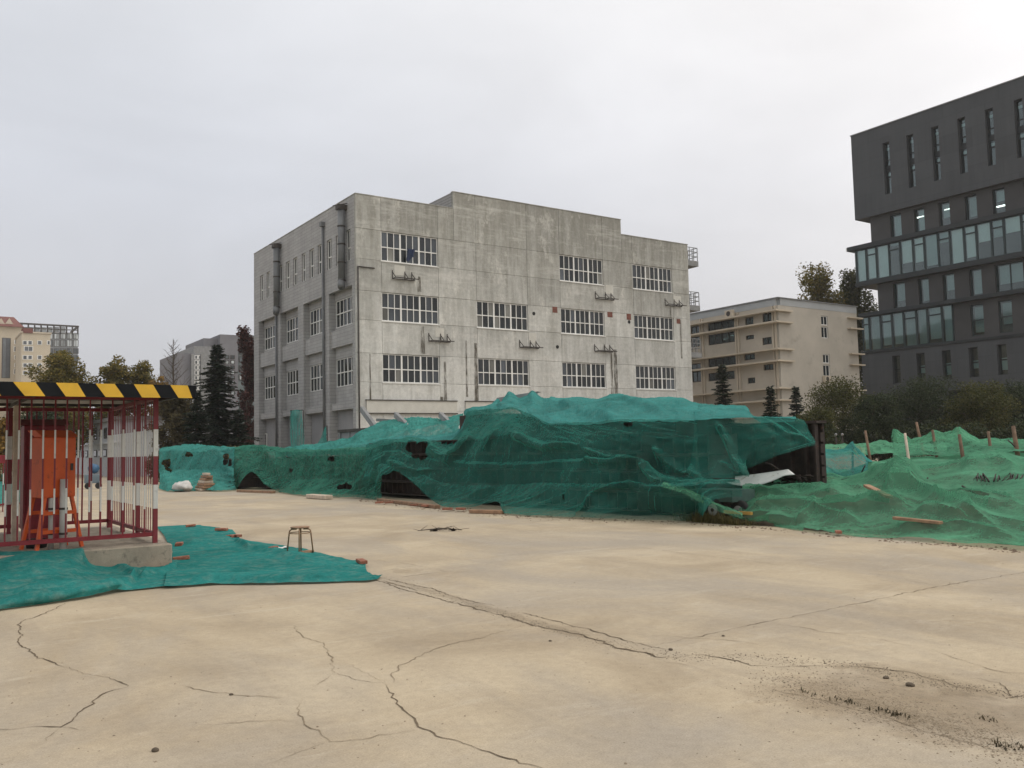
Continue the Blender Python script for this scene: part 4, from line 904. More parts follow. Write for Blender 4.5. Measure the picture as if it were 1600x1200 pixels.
for px, yt, w_, D, mat, lab, sd, n in ((1290, 412, 92, 112, AUT, 'tall yellowing tree above the beige block roof', 51, 9500), (1344, 418, 74, 114, OLI, 'tall olive tree squeezed between beige block and dark tower', 52, 10500)):
    broadleaf(tbase(px, D), theight(px, yt, D), w_ * D / FOC, mat, lab, sd, n, .42, upright=True, group='tall trees behind the beige block', low=.2)
for px, yt, w_, D, mat, lab, sd in ((1318, 604, 118, 62, OLI, 'olive shrub tree before the gap between the two offices', 61), (1372, 628, 90, 58, DRK, 'low dark shrub tree second from the left below the dark tower', 62),
        (1440, 602, 130, 64, DRK, 'broad dark shrub tree in the middle below the dark tower', 63), (1532, 612, 104, 60, OLI, 'olive shrub tree third from the left below the dark tower', 64), (1600, 606, 100, 63, DRK, 'dark shrub tree at the right picture edge', 65), (1270, 655, 70, 57, OLI, 'small olive bush behind the end of the heap', 66)):
    broadleaf(tbase(px, D), theight(px, yt - 8, D), w_ * 1.12 * D / FOC, mat, lab, sd, 9500, .17, trunk=.13, low=.08, group=GB)
# clipped dark hedges closing the view under the trees
def hedge(pa, pb, D0, D1, h, mat, label, seed, n):
    rng = random.Random(seed); a = Vector([float(v) for v in tbase(pa, D0)]); b = Vector([float(v) for v in tbase(pb, D1)]); t = thing('hedge', label, 'hedge', a); lb = MB(); tb = MB(); k = max(4, int((b - a).length / 1.2))
    for i in range(k + 1):
        c = a.lerp(b, i / k); hh = h * rng.uniform(.75, 1.15); tb.tube([c, c + Vector((0, 0, hh * .6))], [.06, .02], 5); leaves(lb, rng, c + Vector((0, 0, hh * .5)), (1.0, 1.0, hh * .52), n // k, .2)
    tb.build('stems', MT['bark'], t); lb.build('foliage', mat, t)
hedge(1085, 1290, 62, 56, 2.6, DRK, 'dark hedge before the beige block behind the heap', 71, 9000)
hedge(1290, 1680, 60, 52, 2.8, DRK, 'dark hedge below the dark tower behind the netted field', 72, 15000)
hedge(252, 398, 56, 58, 2.3, BRN, 'brown hedge under the conifers left of the factory', 73, 8000)
hedge(-60, 60, 66, 66, 2.5, ORG, 'orange leaved hedge seen through the cage at far left', 74, 3500)

# ------------------------------------------------------------------ draped sheets of netting
def row_pts(row):
    out = []
    for q in row:
        px, py, k = q[:3]
        P = gz(px, py, q[3] if len(q) > 3 else .03) if k == 'g' else onx(px, py, k)
        out.append((px, py, *P))
    return np.array(out, float)
def resample(A, n, key=None):
    d = np.abs(np.diff(A[:, 0])) + .35 * np.abs(np.diff(A[:, 1])) + 1e-3; s = np.concatenate([[0], np.cumsum(d)]); s /= s[-1]
    u = np.linspace(0, 1, n); B = np.stack([np.interp(u, s, A[:, i]) for i in range(A.shape[1])], 1)
    w = max(1, n // 150)
    if w > 1:
        k = np.ones(2*w+1) / (2*w+1); pad = np.concatenate([np.repeat(B[:1], w, 0), B, np.repeat(B[-1:], w, 0)])
        Bs = np.stack([np.convolve(pad[:, i], k, 'valid') for i in range(B.shape[1])], 1); Bs[0], Bs[-1] = B[0], B[-1]; B = Bs
    return B
def sheet(mb, rows, nu, nvs, seed, amp=.05, fold=.03, folds=(), sag=0.0, hem=.02, lowfree=True, ff=(2.6, .5), holes=(), fsc=(1, 1), tent=False, cre=.02, crisp=0.0):
    RW = [resample(row_pts(r), nu) for r in rows]; G = []
    for k in range(len(RW) - 1):
        m = nvs[k]
        for i in range(m + (1 if k == len(RW) - 2 else 0)):
            t = i / m; B = RW[k] * (1 - t) + RW[k+1] * t; B = B.copy()
            B[:, 4] -= sag * 4 * t * (1 - t) * (1 + .6 * np.sin(np.linspace(0, 7, nu) + seed + k)); G.append(B)
    G = np.array(G); nv = G.shape[0]
    for _ in range(1):                                  # ease the row creases a little
        G[1:-1] = .15 * G[:-2] + .7 * G[1:-1] + .15 * G[2:]
    P = G[:, :, 2:5]
    du = np.gradient(P, axis=1); dv = np.gradient(P, axis=0); Nn = np.cross(du, dv); Nn /= (np.linalg.norm(Nn, axis=2, keepdims=True) + 1e-9)
    flip = np.sign(np.sum(Nn * (EYE - P), axis=2, keepdims=True)); flip[flip == 0] = 1; Nn = Nn * flip
    av = np.concatenate([[0], np.cumsum(np.linalg.norm(np.diff(P, axis=0), axis=2).mean(1))]); au = np.concatenate([np.zeros((nv, 1)), np.cumsum(np.linalg.norm(np.diff(P, axis=1), axis=2), 1)], 1)
    D = np.zeros((nv, nu))
    for j in range(nv):
        for i in range(nu):
            u, v = au[j, i], av[j]
            a = mnoise.noise(Vector((u * .8, v * .8, seed))) * amp
            w = u + .5 * mnoise.noise(Vector((u * .4, v * .9, seed + 9))) + .25 * v * math.sin(seed * 1.7 + u * .35)
            r = 1 - 2 * abs(mnoise.noise(Vector((w * ff[0], v * ff[1], seed + 4)))); r2 = 1 - 2 * abs(mnoise.noise(Vector((w * ff[0] * 2.7, v * ff[1] * 2, seed + 6))))
            msk = .35 + .9 * abs(mnoise.noise(Vector((u * .45, v * .6, seed + 12))))
            a += cre * (1 - 2.2 * abs(mnoise.noise(Vector((w * 2.1 + v * 1.3, v * 2.4 - u * .6, seed + 20))))) + cre * .8 * mnoise.noise(Vector((u * 5.5, v * 5.5, seed + 30)))
            D[j, i] = a + fold * msk * (max(0, r) ** 2 * 1.6 + .35 * max(0, r2) ** 2)
    X2, Y2_ = G[:, :, 0], G[:, :, 1]
    more = []
    for pts, A, w in folds:                             # gathered cloth: weaker creases run beside each main fold
        if len(pts) > 2 and not tent:
            for o_, k_ in ((6.0, .5), (-5.0, .4), (11.0, .28)): more.append(([(x + o_ * .45, y - o_ * .6 * math.sin(3.1 * i / (len(pts) - 1))) for i, (x, y) in enumerate(pts)], A * k_, w * .8))
    for pts, A, w in list(folds) + more:
        A, w = A * fsc[0], w * fsc[1]
        best = np.full((nv, nu), 1e9); pos = np.zeros((nv, nu)); L = len(pts) - 1
        for q, ((xa, ya), (xb, yb)) in enumerate(zip(pts, pts[1:])):
            ll = (xb-xa)**2 + (yb-ya)**2; t = np.clip(((X2-xa)*(xb-xa) + (Y2_-ya)*(yb-ya)) / ll, 0, 1); d = np.hypot(X2 - xa - t*(xb-xa), Y2_ - ya - t*(yb-ya))
            pos = np.where(d < best, (q + t) / L, pos); best = np.minimum(best, d)
        fade = np.clip(np.minimum(pos, 1 - pos) * 6, .15, 1)
        D += A * (np.exp(-best / w) if tent else np.exp(-(best / w) ** 2)) * fade
    if crisp: D = D + np.random.default_rng(int(seed)).normal(0, 1, D.shape) * crisp * np.minimum(np.linalg.norm(du, axis=2), np.linalg.norm(dv, axis=2))
    P = P + Nn * D[..., None]; P[..., 2] = np.maximum(P[..., 2], .012)
    keep = np.ones((nv, nu), bool)
    for cx, cy, rx, ry in holes:
        an = np.arctan2(Y2_ - cy, X2 - cx); keep &= ((X2 - cx) / rx) ** 2 + ((Y2_ - cy) / ry) ** 2 > 1 + .35 * np.sin(an * 3 + cx) + .2 * np.sin(an * 5)
    fs = [(j*nu+i, j*nu+i+1, (j+1)*nu+i+1, (j+1)*nu+i) for j in range(nv-1) for i in range(nu-1) if keep[j, i] and keep[j, i+1] and keep[j+1, i+1] and keep[j+1, i]]
    mb.add(P.reshape(-1, 3), fs); return P
def net(label, rows, nu, nvs, seed, mat, **kw):
    kw.setdefault('crisp', .07); mb = MB(); P = sheet(mb, rows, nu, nvs, seed, **kw); o = P.reshape(-1, 3).mean(0); o = (float(o[0]), float(o[1]), 0)
    ob = mb.build('debris_netting', MT[mat], None, False, o); return tag(ob, label, 'net', 'dust nets thrown over the stored material')

# --- rusty steel formwork stored below the nets
def crate_proto(L=1.75, Dp=.95, H=.45):
    t = thing('formwork_panel', 'rusty ribbed steel formwork panel stacked under the green net', 'formwork', (0, 0, 0), 'steel formwork under the nets')
    MB().box(Dp - .02, Dp, 0, L, 0, H - .012).build('back_plate', MT['rust'], t); MB().box(0, Dp - .021, 0, L, 0, .035).build('rail', MT['rust'], t); MB().box(0, Dp - .021, 0, L, H - .047, H - .012).build('rail', MT['rust'], t)
    y = 0
    while y < L - .02: MB().box(.01, Dp - .022, y, y + .03, .036, H - .048).build('rib', MT['rust'], t); y += (L - .03) / 5
    return t
cp0 = crate_proto(); used = [False]; rs = random.Random(4)
sm_mesh = MB().box(0, .95, 0, 1.75, 0, .44).mesh('formwork_panel', MT['rust'])
def put_crate(x, y, z, simple=False):
    x += rs.uniform(-.05, .05); y += rs.uniform(-.05, .05)
    if simple:
        o = link(bpy.data.objects.new('formwork_panel', sm_mesh), None, (x, y, z)); tag(o, 'rusty ribbed steel formwork panel stacked under the green net', 'formwork', 'steel formwork under the nets'); o.rotation_euler.z = rs.uniform(-.03, .03); return o
    if not used[0]: used[0] = True; cp0.location = (x, y, z); return cp0
    return copy_thing(cp0, (x, y, z), (0, 0, rs.uniform(-.03, .03)))
y = 15.2
while y < 37.5:
    lv = 4 if y < 28.5 else 3
    for k in range(lv): put_crate((13.75 if y < 23.6 else 13.9) + .04 * k, y, .12 + .45 * k)
    for k in range(lv + (2 if 21.5 < y < 23 else 1 if y < 23 else 0)): put_crate(15.05, 23.35 if 21.5 < y < 23 else y, .02 + .45 * k, True)
    y += 1.85
for y in (15.4, 17.4, 19.4, 21.4, 23.3):
    for k in range(6 if y > 19 else 5): put_crate(16.15, y, .02 + .45 * k, True)
for k in range(6): put_crate(15.9, 23.4, .02 + .45 * k, True)
for y in (13.6,):
    for k in range(4): put_crate(14.35, y, .02 + .45 * k)
for y in (39.6, 41.5, 43.2):
    for k in range(3): put_crate(13.4 if y < 41 else 12.7, y, .05 + .45 * k)
# loose timbers the stacks rest on
def plank(a, b, w, h, mat, label, name='timber_plank', group=None, cat='plank'):
    a, b = Vector([float(v) for v in a]), Vector([float(v) for v in b]); d = b - a; o = MB(); L = d.length
    o.bbox(-L/2, L/2, -w/2, w/2, -h/2, h/2, min(w, h) * .12); me = o.mesh(name, MT[mat]); ob = bpy.data.objects.new(name, me); link(ob, None, (a + b) / 2)
    ob.rotation_euler = d.to_track_quat('X', 'Z').to_euler(); return tag(ob, label, cat, group)

# --- the end container with open dark bays
sk = thing('steel_container', 'dark rusty open steel container at the right end of the heap', 'container', (16.3, 12.25, 0))
MB().box(16.58, 16.64, 12.25, 15.6, .03, 2.0).build('back_wall', MT['rust'], sk); MB().box(16.3, 16.66, 12.2, 15.65, 2.0, 2.06).build('top_plate', MT['rust'], sk); MB().box(16.3, 16.58, 12.25, 15.6, 0, .03).build('floor_plate', MT['rust'], sk)
for y in (12.25, 12.5, 12.9, 13.4, 14.0, 14.7, 15.5): MB().box(16.3, 16.42, y, y + .06, .031, 1.999).build('post', MT['rust'], sk)
MB().box(16.25, 16.3, 12.25, 15.6, .5, .62).build('rail', MT['rust'], sk)
for z in (.35, .6, .85, 1.1, 1.35, 1.6): MB().box(16.44, 16.57, 12.21, 12.245, z, z + .2).build('side_slat', MT['rust'], sk)

# --- dark earth and rubble below the right hand net

net('far teal net over a boxy load at the far left end of the heap',
    [[(250,764,'g'),(262,768,'g'),(285,768,'g'),(310,766,'g'),(340,768,'g'),(368,766,'g')], [(250,742,11.1),(275,745,11.3),(320,745,11.7),(366,742,12.1)], [(249,738,11.6),(275,735,11.8),(320,734,12.2),(366,732,12.5)],
     [(249,706,11.9),(270,703,12.1),(300,706,12.4),(340,703,12.7),(367,701,12.9)], [(250,701,13.0),(275,696,13.2),(300,694,13.6),(345,697,14.0),(368,699,14.2)], [(252,702,15),(300,700,15.5),(368,703,16)]],
    150, [14, 6, 22, 8, 6], 3, 'teal', amp=.06, fold=.03, folds=[([(345,705),(352,730),(362,740)], .1, 3), ([(255,710),(258,750),(270,765)], .08, 4)], holes=[(262,724,5,6), (296,711,5,3), (355,716,3,9), (361,722,2,6), (264,735,5,2.5)])
net('sloping teal sheet over tilted steel behind the left part of the heap',
    [[(430,714,13.9),(470,714,14.0),(520,712,14.2),(570,712,14.6),(626,706,15.0),(680,700,15.3),(720,696,15.4)], [(432,707,14.4),(470,706,14.6),(520,704,15),(570,700,15.4),(626,689,15.8),(680,677,16.2),(718,668,16.4)], [(440,703,15.2),(490,699,15.6),(540,690,16.2),(600,676,16.8),(660,668,17.2),(722,660,17.4)],
     [(450,700,17.4),(520,692,17.8),(556,684,18.2),(585,666,18.8),(640,657,19.4),(690,656,19.4),(724,646,19.4)], [(460,706,19.5),(560,692,20),(640,668,20.5),(724,655,20.5)]], 220, [8, 14, 20, 10], 8, 'teal', amp=.12, fold=.06, folds=[([(626,684),(716,661)], .16, 3), ([(545,690),(600,665),(690,655)], .08, 4)])
net('green net over the low left stacks of the heap, hem lifted in one arch',
    [[(362,763,'g'),(371,764,'g'),(378,752,12.3),(386,742,12.4),(394,737,12.5),(403,744,12.5),(412,756,12.5),(425,764,12.5),(436,769,'g'),(460,773,'g'),(500,777,'g'),(524,777,'g'),(556,778,'g'),(596,781,'g')],
     [(363,742,12.4),(378,732,12.6),(394,728,12.7),(412,738,12.8),(440,748,12.9),(480,750,13),(530,748,13.1),(596,752,13.1)],
     [(364,716,12.8),(390,715,13),(436,718,13.3),(490,722,13.3),(560,724,13.35),(596,730,13.3)],
     [(366,702,13.2),(385,698,13.4),(410,697,13.5),(436,706,13.5),(470,706,13.5),(510,704,13.5),(560,702,13.5),(598,700,13.5)],
     [(368,699,14.6),(395,695,14.8),(430,698,15),(470,703,14.8),(520,702,14.6),(560,700,14.5),(600,697,14.4)], [(370,703,16.4),(440,704,16.4),(520,705,16),(602,700,15.6)]],
    260, [16, 18, 14, 8, 6], 14, 'green', amp=.06, fold=.02, fsc=(.7, 1.3), folds=[([(413,702),(424,722),(433,745)], .12, 3), ([(418,700),(432,720),(436,735)], .10, 2.5), ([(436,707),(437,760)], .08, 3), ([(475,708),(492,716)], .06, 4), ([(556,770),(575,742),(590,712)], .1, 5), ([(366,706),(374,735),(366,760)], .09, 4), ([(390,700),(383,735)], .06, 4)], holes=[(452,713,3,2.5), (520,717,5,4), (456,735,2.5,2), (540,760,12,4)])
net('large deep green net draped over the middle of the heap',
    [[(572,779,'g'),(587,777,'g'),(595,760,12.7),(604,745,12.8),(617,735,12.85),(628,741,12.8),(640,750,12.8),(652,760,12.75),(664,772,12.7),(677,783,12.65),(692,792,'g'),(712,794,'g'),(740,793,12.5),(756,788,12.55),(773,784,12.5),(784,787,12.4),(787,803,'g'),(830,806,'g'),(880,808,'g'),(940,811,'g'),(1010,812,'g'),(1070,813,'g'),(1096,812,'g'),(1104,796,12.7),(1116,781,12.9),(1135,777,13.1),(1160,776,13.3)],
     [(570,750,12.9),(590,738,13.0),(604,727,13.05),(617,722,13.05),(632,728,13.05),(660,745,12.95),(690,759,12.9),(730,764,12.85),(790,763,12.8),(850,760,12.8),(924,761,12.8),(1018,760,12.9),(1070,760,13.0),(1120,758,13.15),(1158,757,13.3)],
     [(570,747,12.97),(590,735,13.07),(604,724,13.09),(617,719,13.09),(632,725,13.09),(660,741,13.02),(690,755,13.0),(730,759,12.94),(790,758,12.92),(850,755,12.92),(924,756,12.92),(1018,755,13.02),(1070,755,13.12),(1120,753,13.27),(1156,752,13.4)],
     [(572,728,13.2),(600,708,13.25),(625,706,13.25),(640,716,13.2),(672,720,13.15),(720,724,13.1),(790,727,13.05),(850,724,13.05),(908,721,13.1),(964,722,13.1),(1002,722,13.15),(1034,748,13.2),(1060,752,13.3),(1084,752,13.45),(1096,750,13.6)],
     [(572,725,13.3),(600,705,13.35),(625,703,13.35),(640,713,13.3),(672,716,13.25),(720,720,13.25),(790,723,13.2),(850,720,13.2),(908,717,13.25),(964,718,13.25),(1002,718,13.3),(1034,742,13.35),(1060,746,13.45),(1084,746,13.6),(1096,745,13.7)],
     [(572,706,13.4),(596,696,13.4),(622,690,13.4),(645,692,13.4),(672,704,13.4),(705,709,13.4),(726,690,13.5),(760,684,13.5),(800,681,13.4),(850,699,13.3),(912,698,13.35),(948,694,13.4),(1020,694,13.5),(1090,693,13.75)],
     [(572,697,13.9),(600,688,13.9),(640,684,14),(672,690,14),(706,690,14.2),(724,668,14.6),(730,644,14.8),(768,640,14.8),(800,636,14.8),(830,648,14.3),(856,661,13.9),(900,661,13.85),(930,660,13.85),(968,657,13.85),(1040,656,13.95),(1090,656,14.05)]],
    430, [26, 3, 22, 3, 18, 24], 23, 'deep', amp=.06, fold=.022, ff=(1.1, .7), fsc=(.8, .85), cre=.014,
    folds=[([(656,685),(676,705),(700,718),(716,712),(735,690),(745,665)], .13, 4), ([(662,690),(684,712),(704,722),(725,705)], .10, 2.6), ([(604,720),(625,730),(652,738),(680,735)], .10, 3), ([(800,680),(825,692),(850,700),(905,698)], .14, 3.4), ([(728,672),(722,690),(712,706)], .08, 3),
           ([(780,672),(768,690),(758,704)], .09, 3), ([(908,720),(940,722),(1000,721)], .12, 2.6), ([(1000,722),(1018,745),(1032,756)], .16, 3), ([(1020,697),(1040,720),(1065,740),(1095,752)], .17, 3.2), ([(1024,700),(1032,725),(1060,748)], .10, 2.5), ([(912,700),(935,712),(975,720)], .09, 2.6), ([(920,704),(950,714)], .06, 2.4),
           ([(924,772),(915,795),(900,806)], .10, 3), ([(924,772),(960,762),(1000,758)], .10, 2.6), ([(1018,762),(1018,795)], .12, 2.5), ([(590,775),(602,740),(590,715)], .12, 5), ([(575,770),(588,735),(604,710)], .10, 4), ([(560,775),(576,740)], .10, 4), ([(620,720),(606,738)], .08, 3), ([(1025,770),(1028,800)], .06, 3), ([(860,629),(930,650),(965,656)], .07, 5), ([(952,618),(1000,635),(1045,652)], .06, 3)],
    holes=[(650,700,17,8.5), (658,712,12,6), (644,695,6,9), (985,664,7,2.5), (881,776,1.4,2.6)])
net('pale teal net laid over the top of the heap with two small peaks',
    [[(572,701,13.85),(600,692,13.85),(640,688,13.95),(672,694,13.95),(706,694,14.15),(724,672,14.55),(730,648,14.75),(768,644,14.75),(800,640,14.75),(830,652,14.25),(856,665,13.85),(900,665,13.80),(930,664,13.80),(968,661,13.80),(1040,660,13.90),(1090,660,14.00)],
     [(574,693,14.9),(606,685,15),(640,681,15),(676,684,15.2),(712,680,15.4),(724,664,15.6),(728,640,15.8),(756,637,16),(770,632,16.2),(778,621,16.4),(783,630,16.4),(795,609,16.6),(810,622,16.6),(826,615,16.8),(831,608,16.8),(846,622,17),(862,620,17),(872,625,17),(906,620,17.2),(932,624,17.2),(952,616,17.4),(972,621,17.4),(1064,621,17.6),(1090,630,17.6)],
     [(578,700,16.4),(640,690,16.6),(720,672,17.2),(790,632,18.6),(870,632,19),(960,628,19.2),(1090,640,19)]],
    430, [22, 8], 29, 'topnet', amp=.05, fold=.02, ff=(1.1, .8), fsc=(.8, 1.4), folds=[([(860,629),(930,650),(965,656)], .09, 4), ([(952,618),(1000,635),(1045,652)], .08, 3), ([(726,645),(760,642),(800,632)], .06, 3), ([(900,640),(980,636),(1060,628)], .05, 4)])
net('dark green net hanging over the right end of the heap above the container',
    [[(1074,753,13.35),(1094,752,13.4),(1130,748,13.5),(1168,746,13.6),(1160,731,13.9),(1172,731,14),(1190,724,14.1),(1210,714,14.3),(1246,704,14.6),(1274,697,14.9)],
     [(1080,722,13.65),(1116,720,13.75),(1150,714,13.9),(1180,706,14.1),(1210,698,14.4),(1246,694,14.7),(1274,690,15.0)],
     [(1084,690,13.8),(1116,690,13.9),(1160,688,14.1),(1200,684,14.4),(1240,684,14.8),(1268,680,15.1)],
     [(1086,657,14.05),(1116,655,14.1),(1150,655,14.3),(1174,654,14.5),(1192,653,14.8),(1220,654,15),(1244,654,15.2),(1256,658,15.3)]],
    230, [20, 20, 24], 37, 'deep', amp=.045, fold=.02, ff=(1.1, .7), fsc=(.8, .85), cre=.014, folds=[([(1116,657),(1136,690),(1148,720),(1166,744)], .15, 3), ([(1126,665),(1142,700)], .08, 3), ([(1064,720),(1075,735),(1098,752)], .12, 3), ([(1125,722),(1150,740),(1166,745)], .09, 2.5), ([(1066,692),(1084,715)], .06, 2.5), ([(1190,655),(1230,680),(1264,692)], .08, 3.4), ([(1214,655),(1250,680)], .07, 3)])
net('pale teal net over the top of the right end of the heap',
    [[(1086,658,14.0),(1116,656,14.05),(1150,656,14.25),(1174,655,14.45),(1192,654,14.75),(1220,655,14.95),(1244,655,15.15)], [(1084,631,17.6),(1120,633,17.4),(1164,634,17.2),(1174,652,16.4),(1192,652,16.2),(1220,653,16.2),(1243,653,16.4)], [(1086,640,19),(1164,642,18.6),(1190,660,17.6),(1240,660,17.6)]], 150, [18, 6], 38, 'topnet', amp=.04, fold=.02, ff=(1.1, .8))
net('twisted green net band trailing down in front of the cart',
    [[(1034,762,12.95),(1070,772,12.95),(1100,788,13.0),(1130,803,13.1),(1160,812,13.25)], [(1036,758,13.0),(1070,767,12.98),(1100,782,13.02),(1130,797,13.15),(1160,806,13.3)], [(1038,755,13.1),(1072,764,13.1),(1102,778,13.15),(1132,793,13.3),(1160,802,13.45)]], 120, [6, 6], 44, 'lime', amp=.02, fold=.03, ff=(5, 3))
F_rows = [[(1140,809,'g'),(1160,812,'g'),(1180,815,'g'),(1240,826,'g'),(1300,834,'g'),(1360,838,'g'),(1440,844,'g'),(1520,851,'g'),(1600,858,'g'),(1760,872,'g')],
     [(1146,803,13.5),(1170,805,13.6),(1200,806,13.7),(1260,812,13.75),(1330,818,13.75),(1400,822,13.8),(1480,828,13.8),(1600,836,13.8),(1760,846,13.8)],
     [(1154,799,13.8),(1166,794,14),(1200,796,14.2),(1245,793,14.3),(1280,800,14.3),(1330,797,14.35),(1380,790,14.5),(1430,800,14.4),(1500,802,14.4),(1600,812,14.3),(1760,822,14.2)],
     [(1160,772,14.2),(1170,768,14.6),(1210,775,14.8),(1250,778,14.9),(1300,772,15),(1340,778,15),(1380,775,15),(1440,785,14.9),(1500,776,15.2),(1560,790,15.1),(1600,792,15.1),(1760,800,15.1)],
     [(1160,757,14.7),(1190,757,15.2),(1230,766,15.4),(1270,760,15.7),(1310,764,15.8),(1360,768,15.8),(1400,763,15.9),(1450,762,16),(1500,768,16),(1560,772,16),(1600,768,16),(1760,772,16)],
     [(1180,752,15.8),(1220,750,16.4),(1260,756,16.6),(1300,757,16.7),(1350,741,17),(1400,751,17),(1450,757,17),(1500,748,17.1),(1550,752,17.2),(1600,744,17.4),(1760,744,17.4)],
     [(1270,742,17.6),(1300,738,17.8),(1320,745,18),(1352,738,18.3),(1400,739,18.6),(1450,732,18.8),(1500,728,18.9),(1560,731,19),(1600,730,19),(1760,728,19)],
     [(1275,735,19.2),(1310,742,19.6),(1360,722,20.3),(1410,724,20.6),(1450,719,20.8),(1510,722,20.9),(1560,708,21.4),(1600,715,21.3),(1760,712,21.3)],
     [(1280,732,21.4),(1340,734,22),(1400,716,22.6),(1470,713,23),(1540,711,23.2),(1600,709,23.2),(1760,706,23.2)]]
rm = MB(); P_ = sheet(rm, F_rows, 190, [5, 6, 8, 8, 9, 9, 8, 6], 46, amp=.07, fold=.02, ff=(1.1, .9)); rm.v = [(v[0], v[1], max(-.02, v[2] - .14)) for v in rm.v]
ro_ = rm.build('rubble_mound', plain('dark_earth', (.085, .068, .048), .95, .4, 2.5, bmp=.4), None, True, (16, 10, 0)); tag(ro_, 'dark earth and rubble under the light green net', 'rubble', None, 'stuff')
net('light green net spread over low rubble and rebar in the right foreground', F_rows, 380, [10, 12, 16, 16, 18, 18, 16, 12], 45, 'lime', amp=.07, fold=.02, ff=(1.1, .9), sag=.04, fsc=(1.7, 2.0), tent=True, cre=.012,
    folds=[([(1160,800),(1200,795),(1245,792),(1280,800),(1345,800)], .14, 3), ([(1285,800),(1340,798),(1367,786),(1390,790),(1420,792)], .15, 3), ([(1380,772),(1400,763),(1425,763),(1450,772),(1500,795),(1560,822)], .17, 3), ([(1340,757),(1400,755),(1450,745),(1510,735),(1560,730),(1600,732)], .16, 4), ([(1352,738),(1390,752),(1440,757)], .13, 3.5), ([(1480,770),(1540,780),(1600,790)], .12, 3), ([(1400,828),(1440,830),(1500,826),(1600,842)], .09, 3), ([(1240,815),(1275,803),(1300,812),(1350,820)], .12, 3.4), ([(1170,768),(1200,775),(1250,768),(1320,770)], .12, 3), ([(1500,740),(1550,735),(1600,740)], .12, 3), ([(1430,800),(1460,798),(1490,808),(1520,816)], .1, 3), ([(1290,762),(1320,765),(1358,770)], .08, 2.6)])
net('small teal net tented over a stake left of the netted field',
    [[(1278,738,17.6),(1300,748,17.8),(1332,748,18.2),(1356,735,18.6)], [(1276,715,18.2),(1305,716,18.4),(1332,712,18.8),(1356,722,19)], [(1276,702,18.8),(1300,704,18.9),(1318,702,19),(1328,694,19.2),(1332,690,19.3),(1336,697,19.2),(1346,712,19.1),(1358,722,19.2)], [(1280,706,21),(1320,705,21),(1336,700,20.6),(1362,724,20.6)]], 100, [16, 14, 8], 52, 'teal', amp=.05, fold=.03)
net('pale green net with two peaks hung on stakes at the back of the field',
    [[(1395,712,21.2),(1420,713,21.4),(1470,713,21.6),(1520,710,21.8),(1600,706,22),(1760,702,22)], [(1396,700,22),(1430,702,22.2),(1480,700,22.4),(1530,699,22.6),(1600,698,22.8),(1760,694,22.8)],
     [(1394,682,22.4),(1396,668,22.6),(1405,676,22.7),(1424,688,22.8),(1440,683,23),(1457,672,23.2),(1474,678,23.3),(1486,674,23.4),(1496,666,23.5),(1510,676,23.5),(1528,687,23.6),(1545,685,23.8),(1600,686,24),(1760,680,24)], [(1396,690,25),(1440,690,25.4),(1496,680,25.6),(1540,690,26),(1760,686,26)]], 200, [14, 14, 8], 58, 'lime', amp=.05, fold=.03, sag=.04)
net('bright green net strip lying behind the field below the hedge',
    [[(1276,714,24.5),(1320,712,24.8),(1400,710,25.2),(1480,706,25.6)], [(1278,700,26),(1330,698,26.4),(1360,694,26.8),(1376,688,27),(1392,692,27),(1410,698,27.2),(1480,697,27.5)], [(1280,697,28.5),(1360,696,29),(1378,690,29),(1400,696,29.2),(1480,696,29.5)]], 110, [14, 10], 63, 'lime', amp=.08, fold=.05)
net('far teal net over a pile seen through the cage at far left', [[(-40,795,'g'),(10,790,'g'),(34,788,'g')], [(-40,770,7.2),(0,768,7.4),(34,764,7.6)], [(-40,752,8.4),(0,756,8.6),(36,758,8.8)]], 60, [10, 8], 66, 'teal', amp=.08, fold=.05)
# net hung from a pole beside the factory wall
hp = thing('net_screen', 'upright strip of teal net hung on a frame before the side wall', 'net', (20.0, float(onx(465, 690, 20)[1]), 0))
mb = MB(); sheet(mb, [[(456,700,20.0),(466,702,20.0),(478,700,20.2)], [(455,670,20.0),(465,672,20.05),(475,668,20.2)], [(454,642,20.0),(464,640,20.0),(473,641,20.2)]], 40, [20, 20], 68, amp=.04, fold=.08, ff=(4, .2)); mb.build('net_sheet', MT['teal'], hp, True)
a, b = onx(454, 641, 20.02), onx(473, 641, 20.22); fr = MB()
for q in (a, b): fr.tube([(q[0] + .05, q[1], 0), (q[0] + .05, q[1], q[2])], .03, 6)
fr.tube([tuple(a), tuple(b)], .03, 6); fr.build('frame', MT['darksteel'], hp)
hp2 = thing('net_screen', 'small triangular teal net tied to a leaning pole near the side door', 'net', (19.5, float(onx(505, 690, 19.5)[1]), 0))
mb = MB(); sheet(mb, [[(490,702,19.5),(500,703,19.5),(512,700,19.5)], [(502,684,19.5),(506,682,19.55),(511,680,19.5)], [(508,668,19.5),(509,667,19.5),(511,666,19.5)]], 30, [14, 12], 69, amp=.03, fold=.05, ff=(4, .2)); mb.build('net_sheet', MT['teal'], hp2, True)
a = onx(511, 665, 19.5); MB().tube([(19.5, a[1] - .1, 0), tuple(a)], .035, 6).build('pole', MT['darksteel'], hp2)

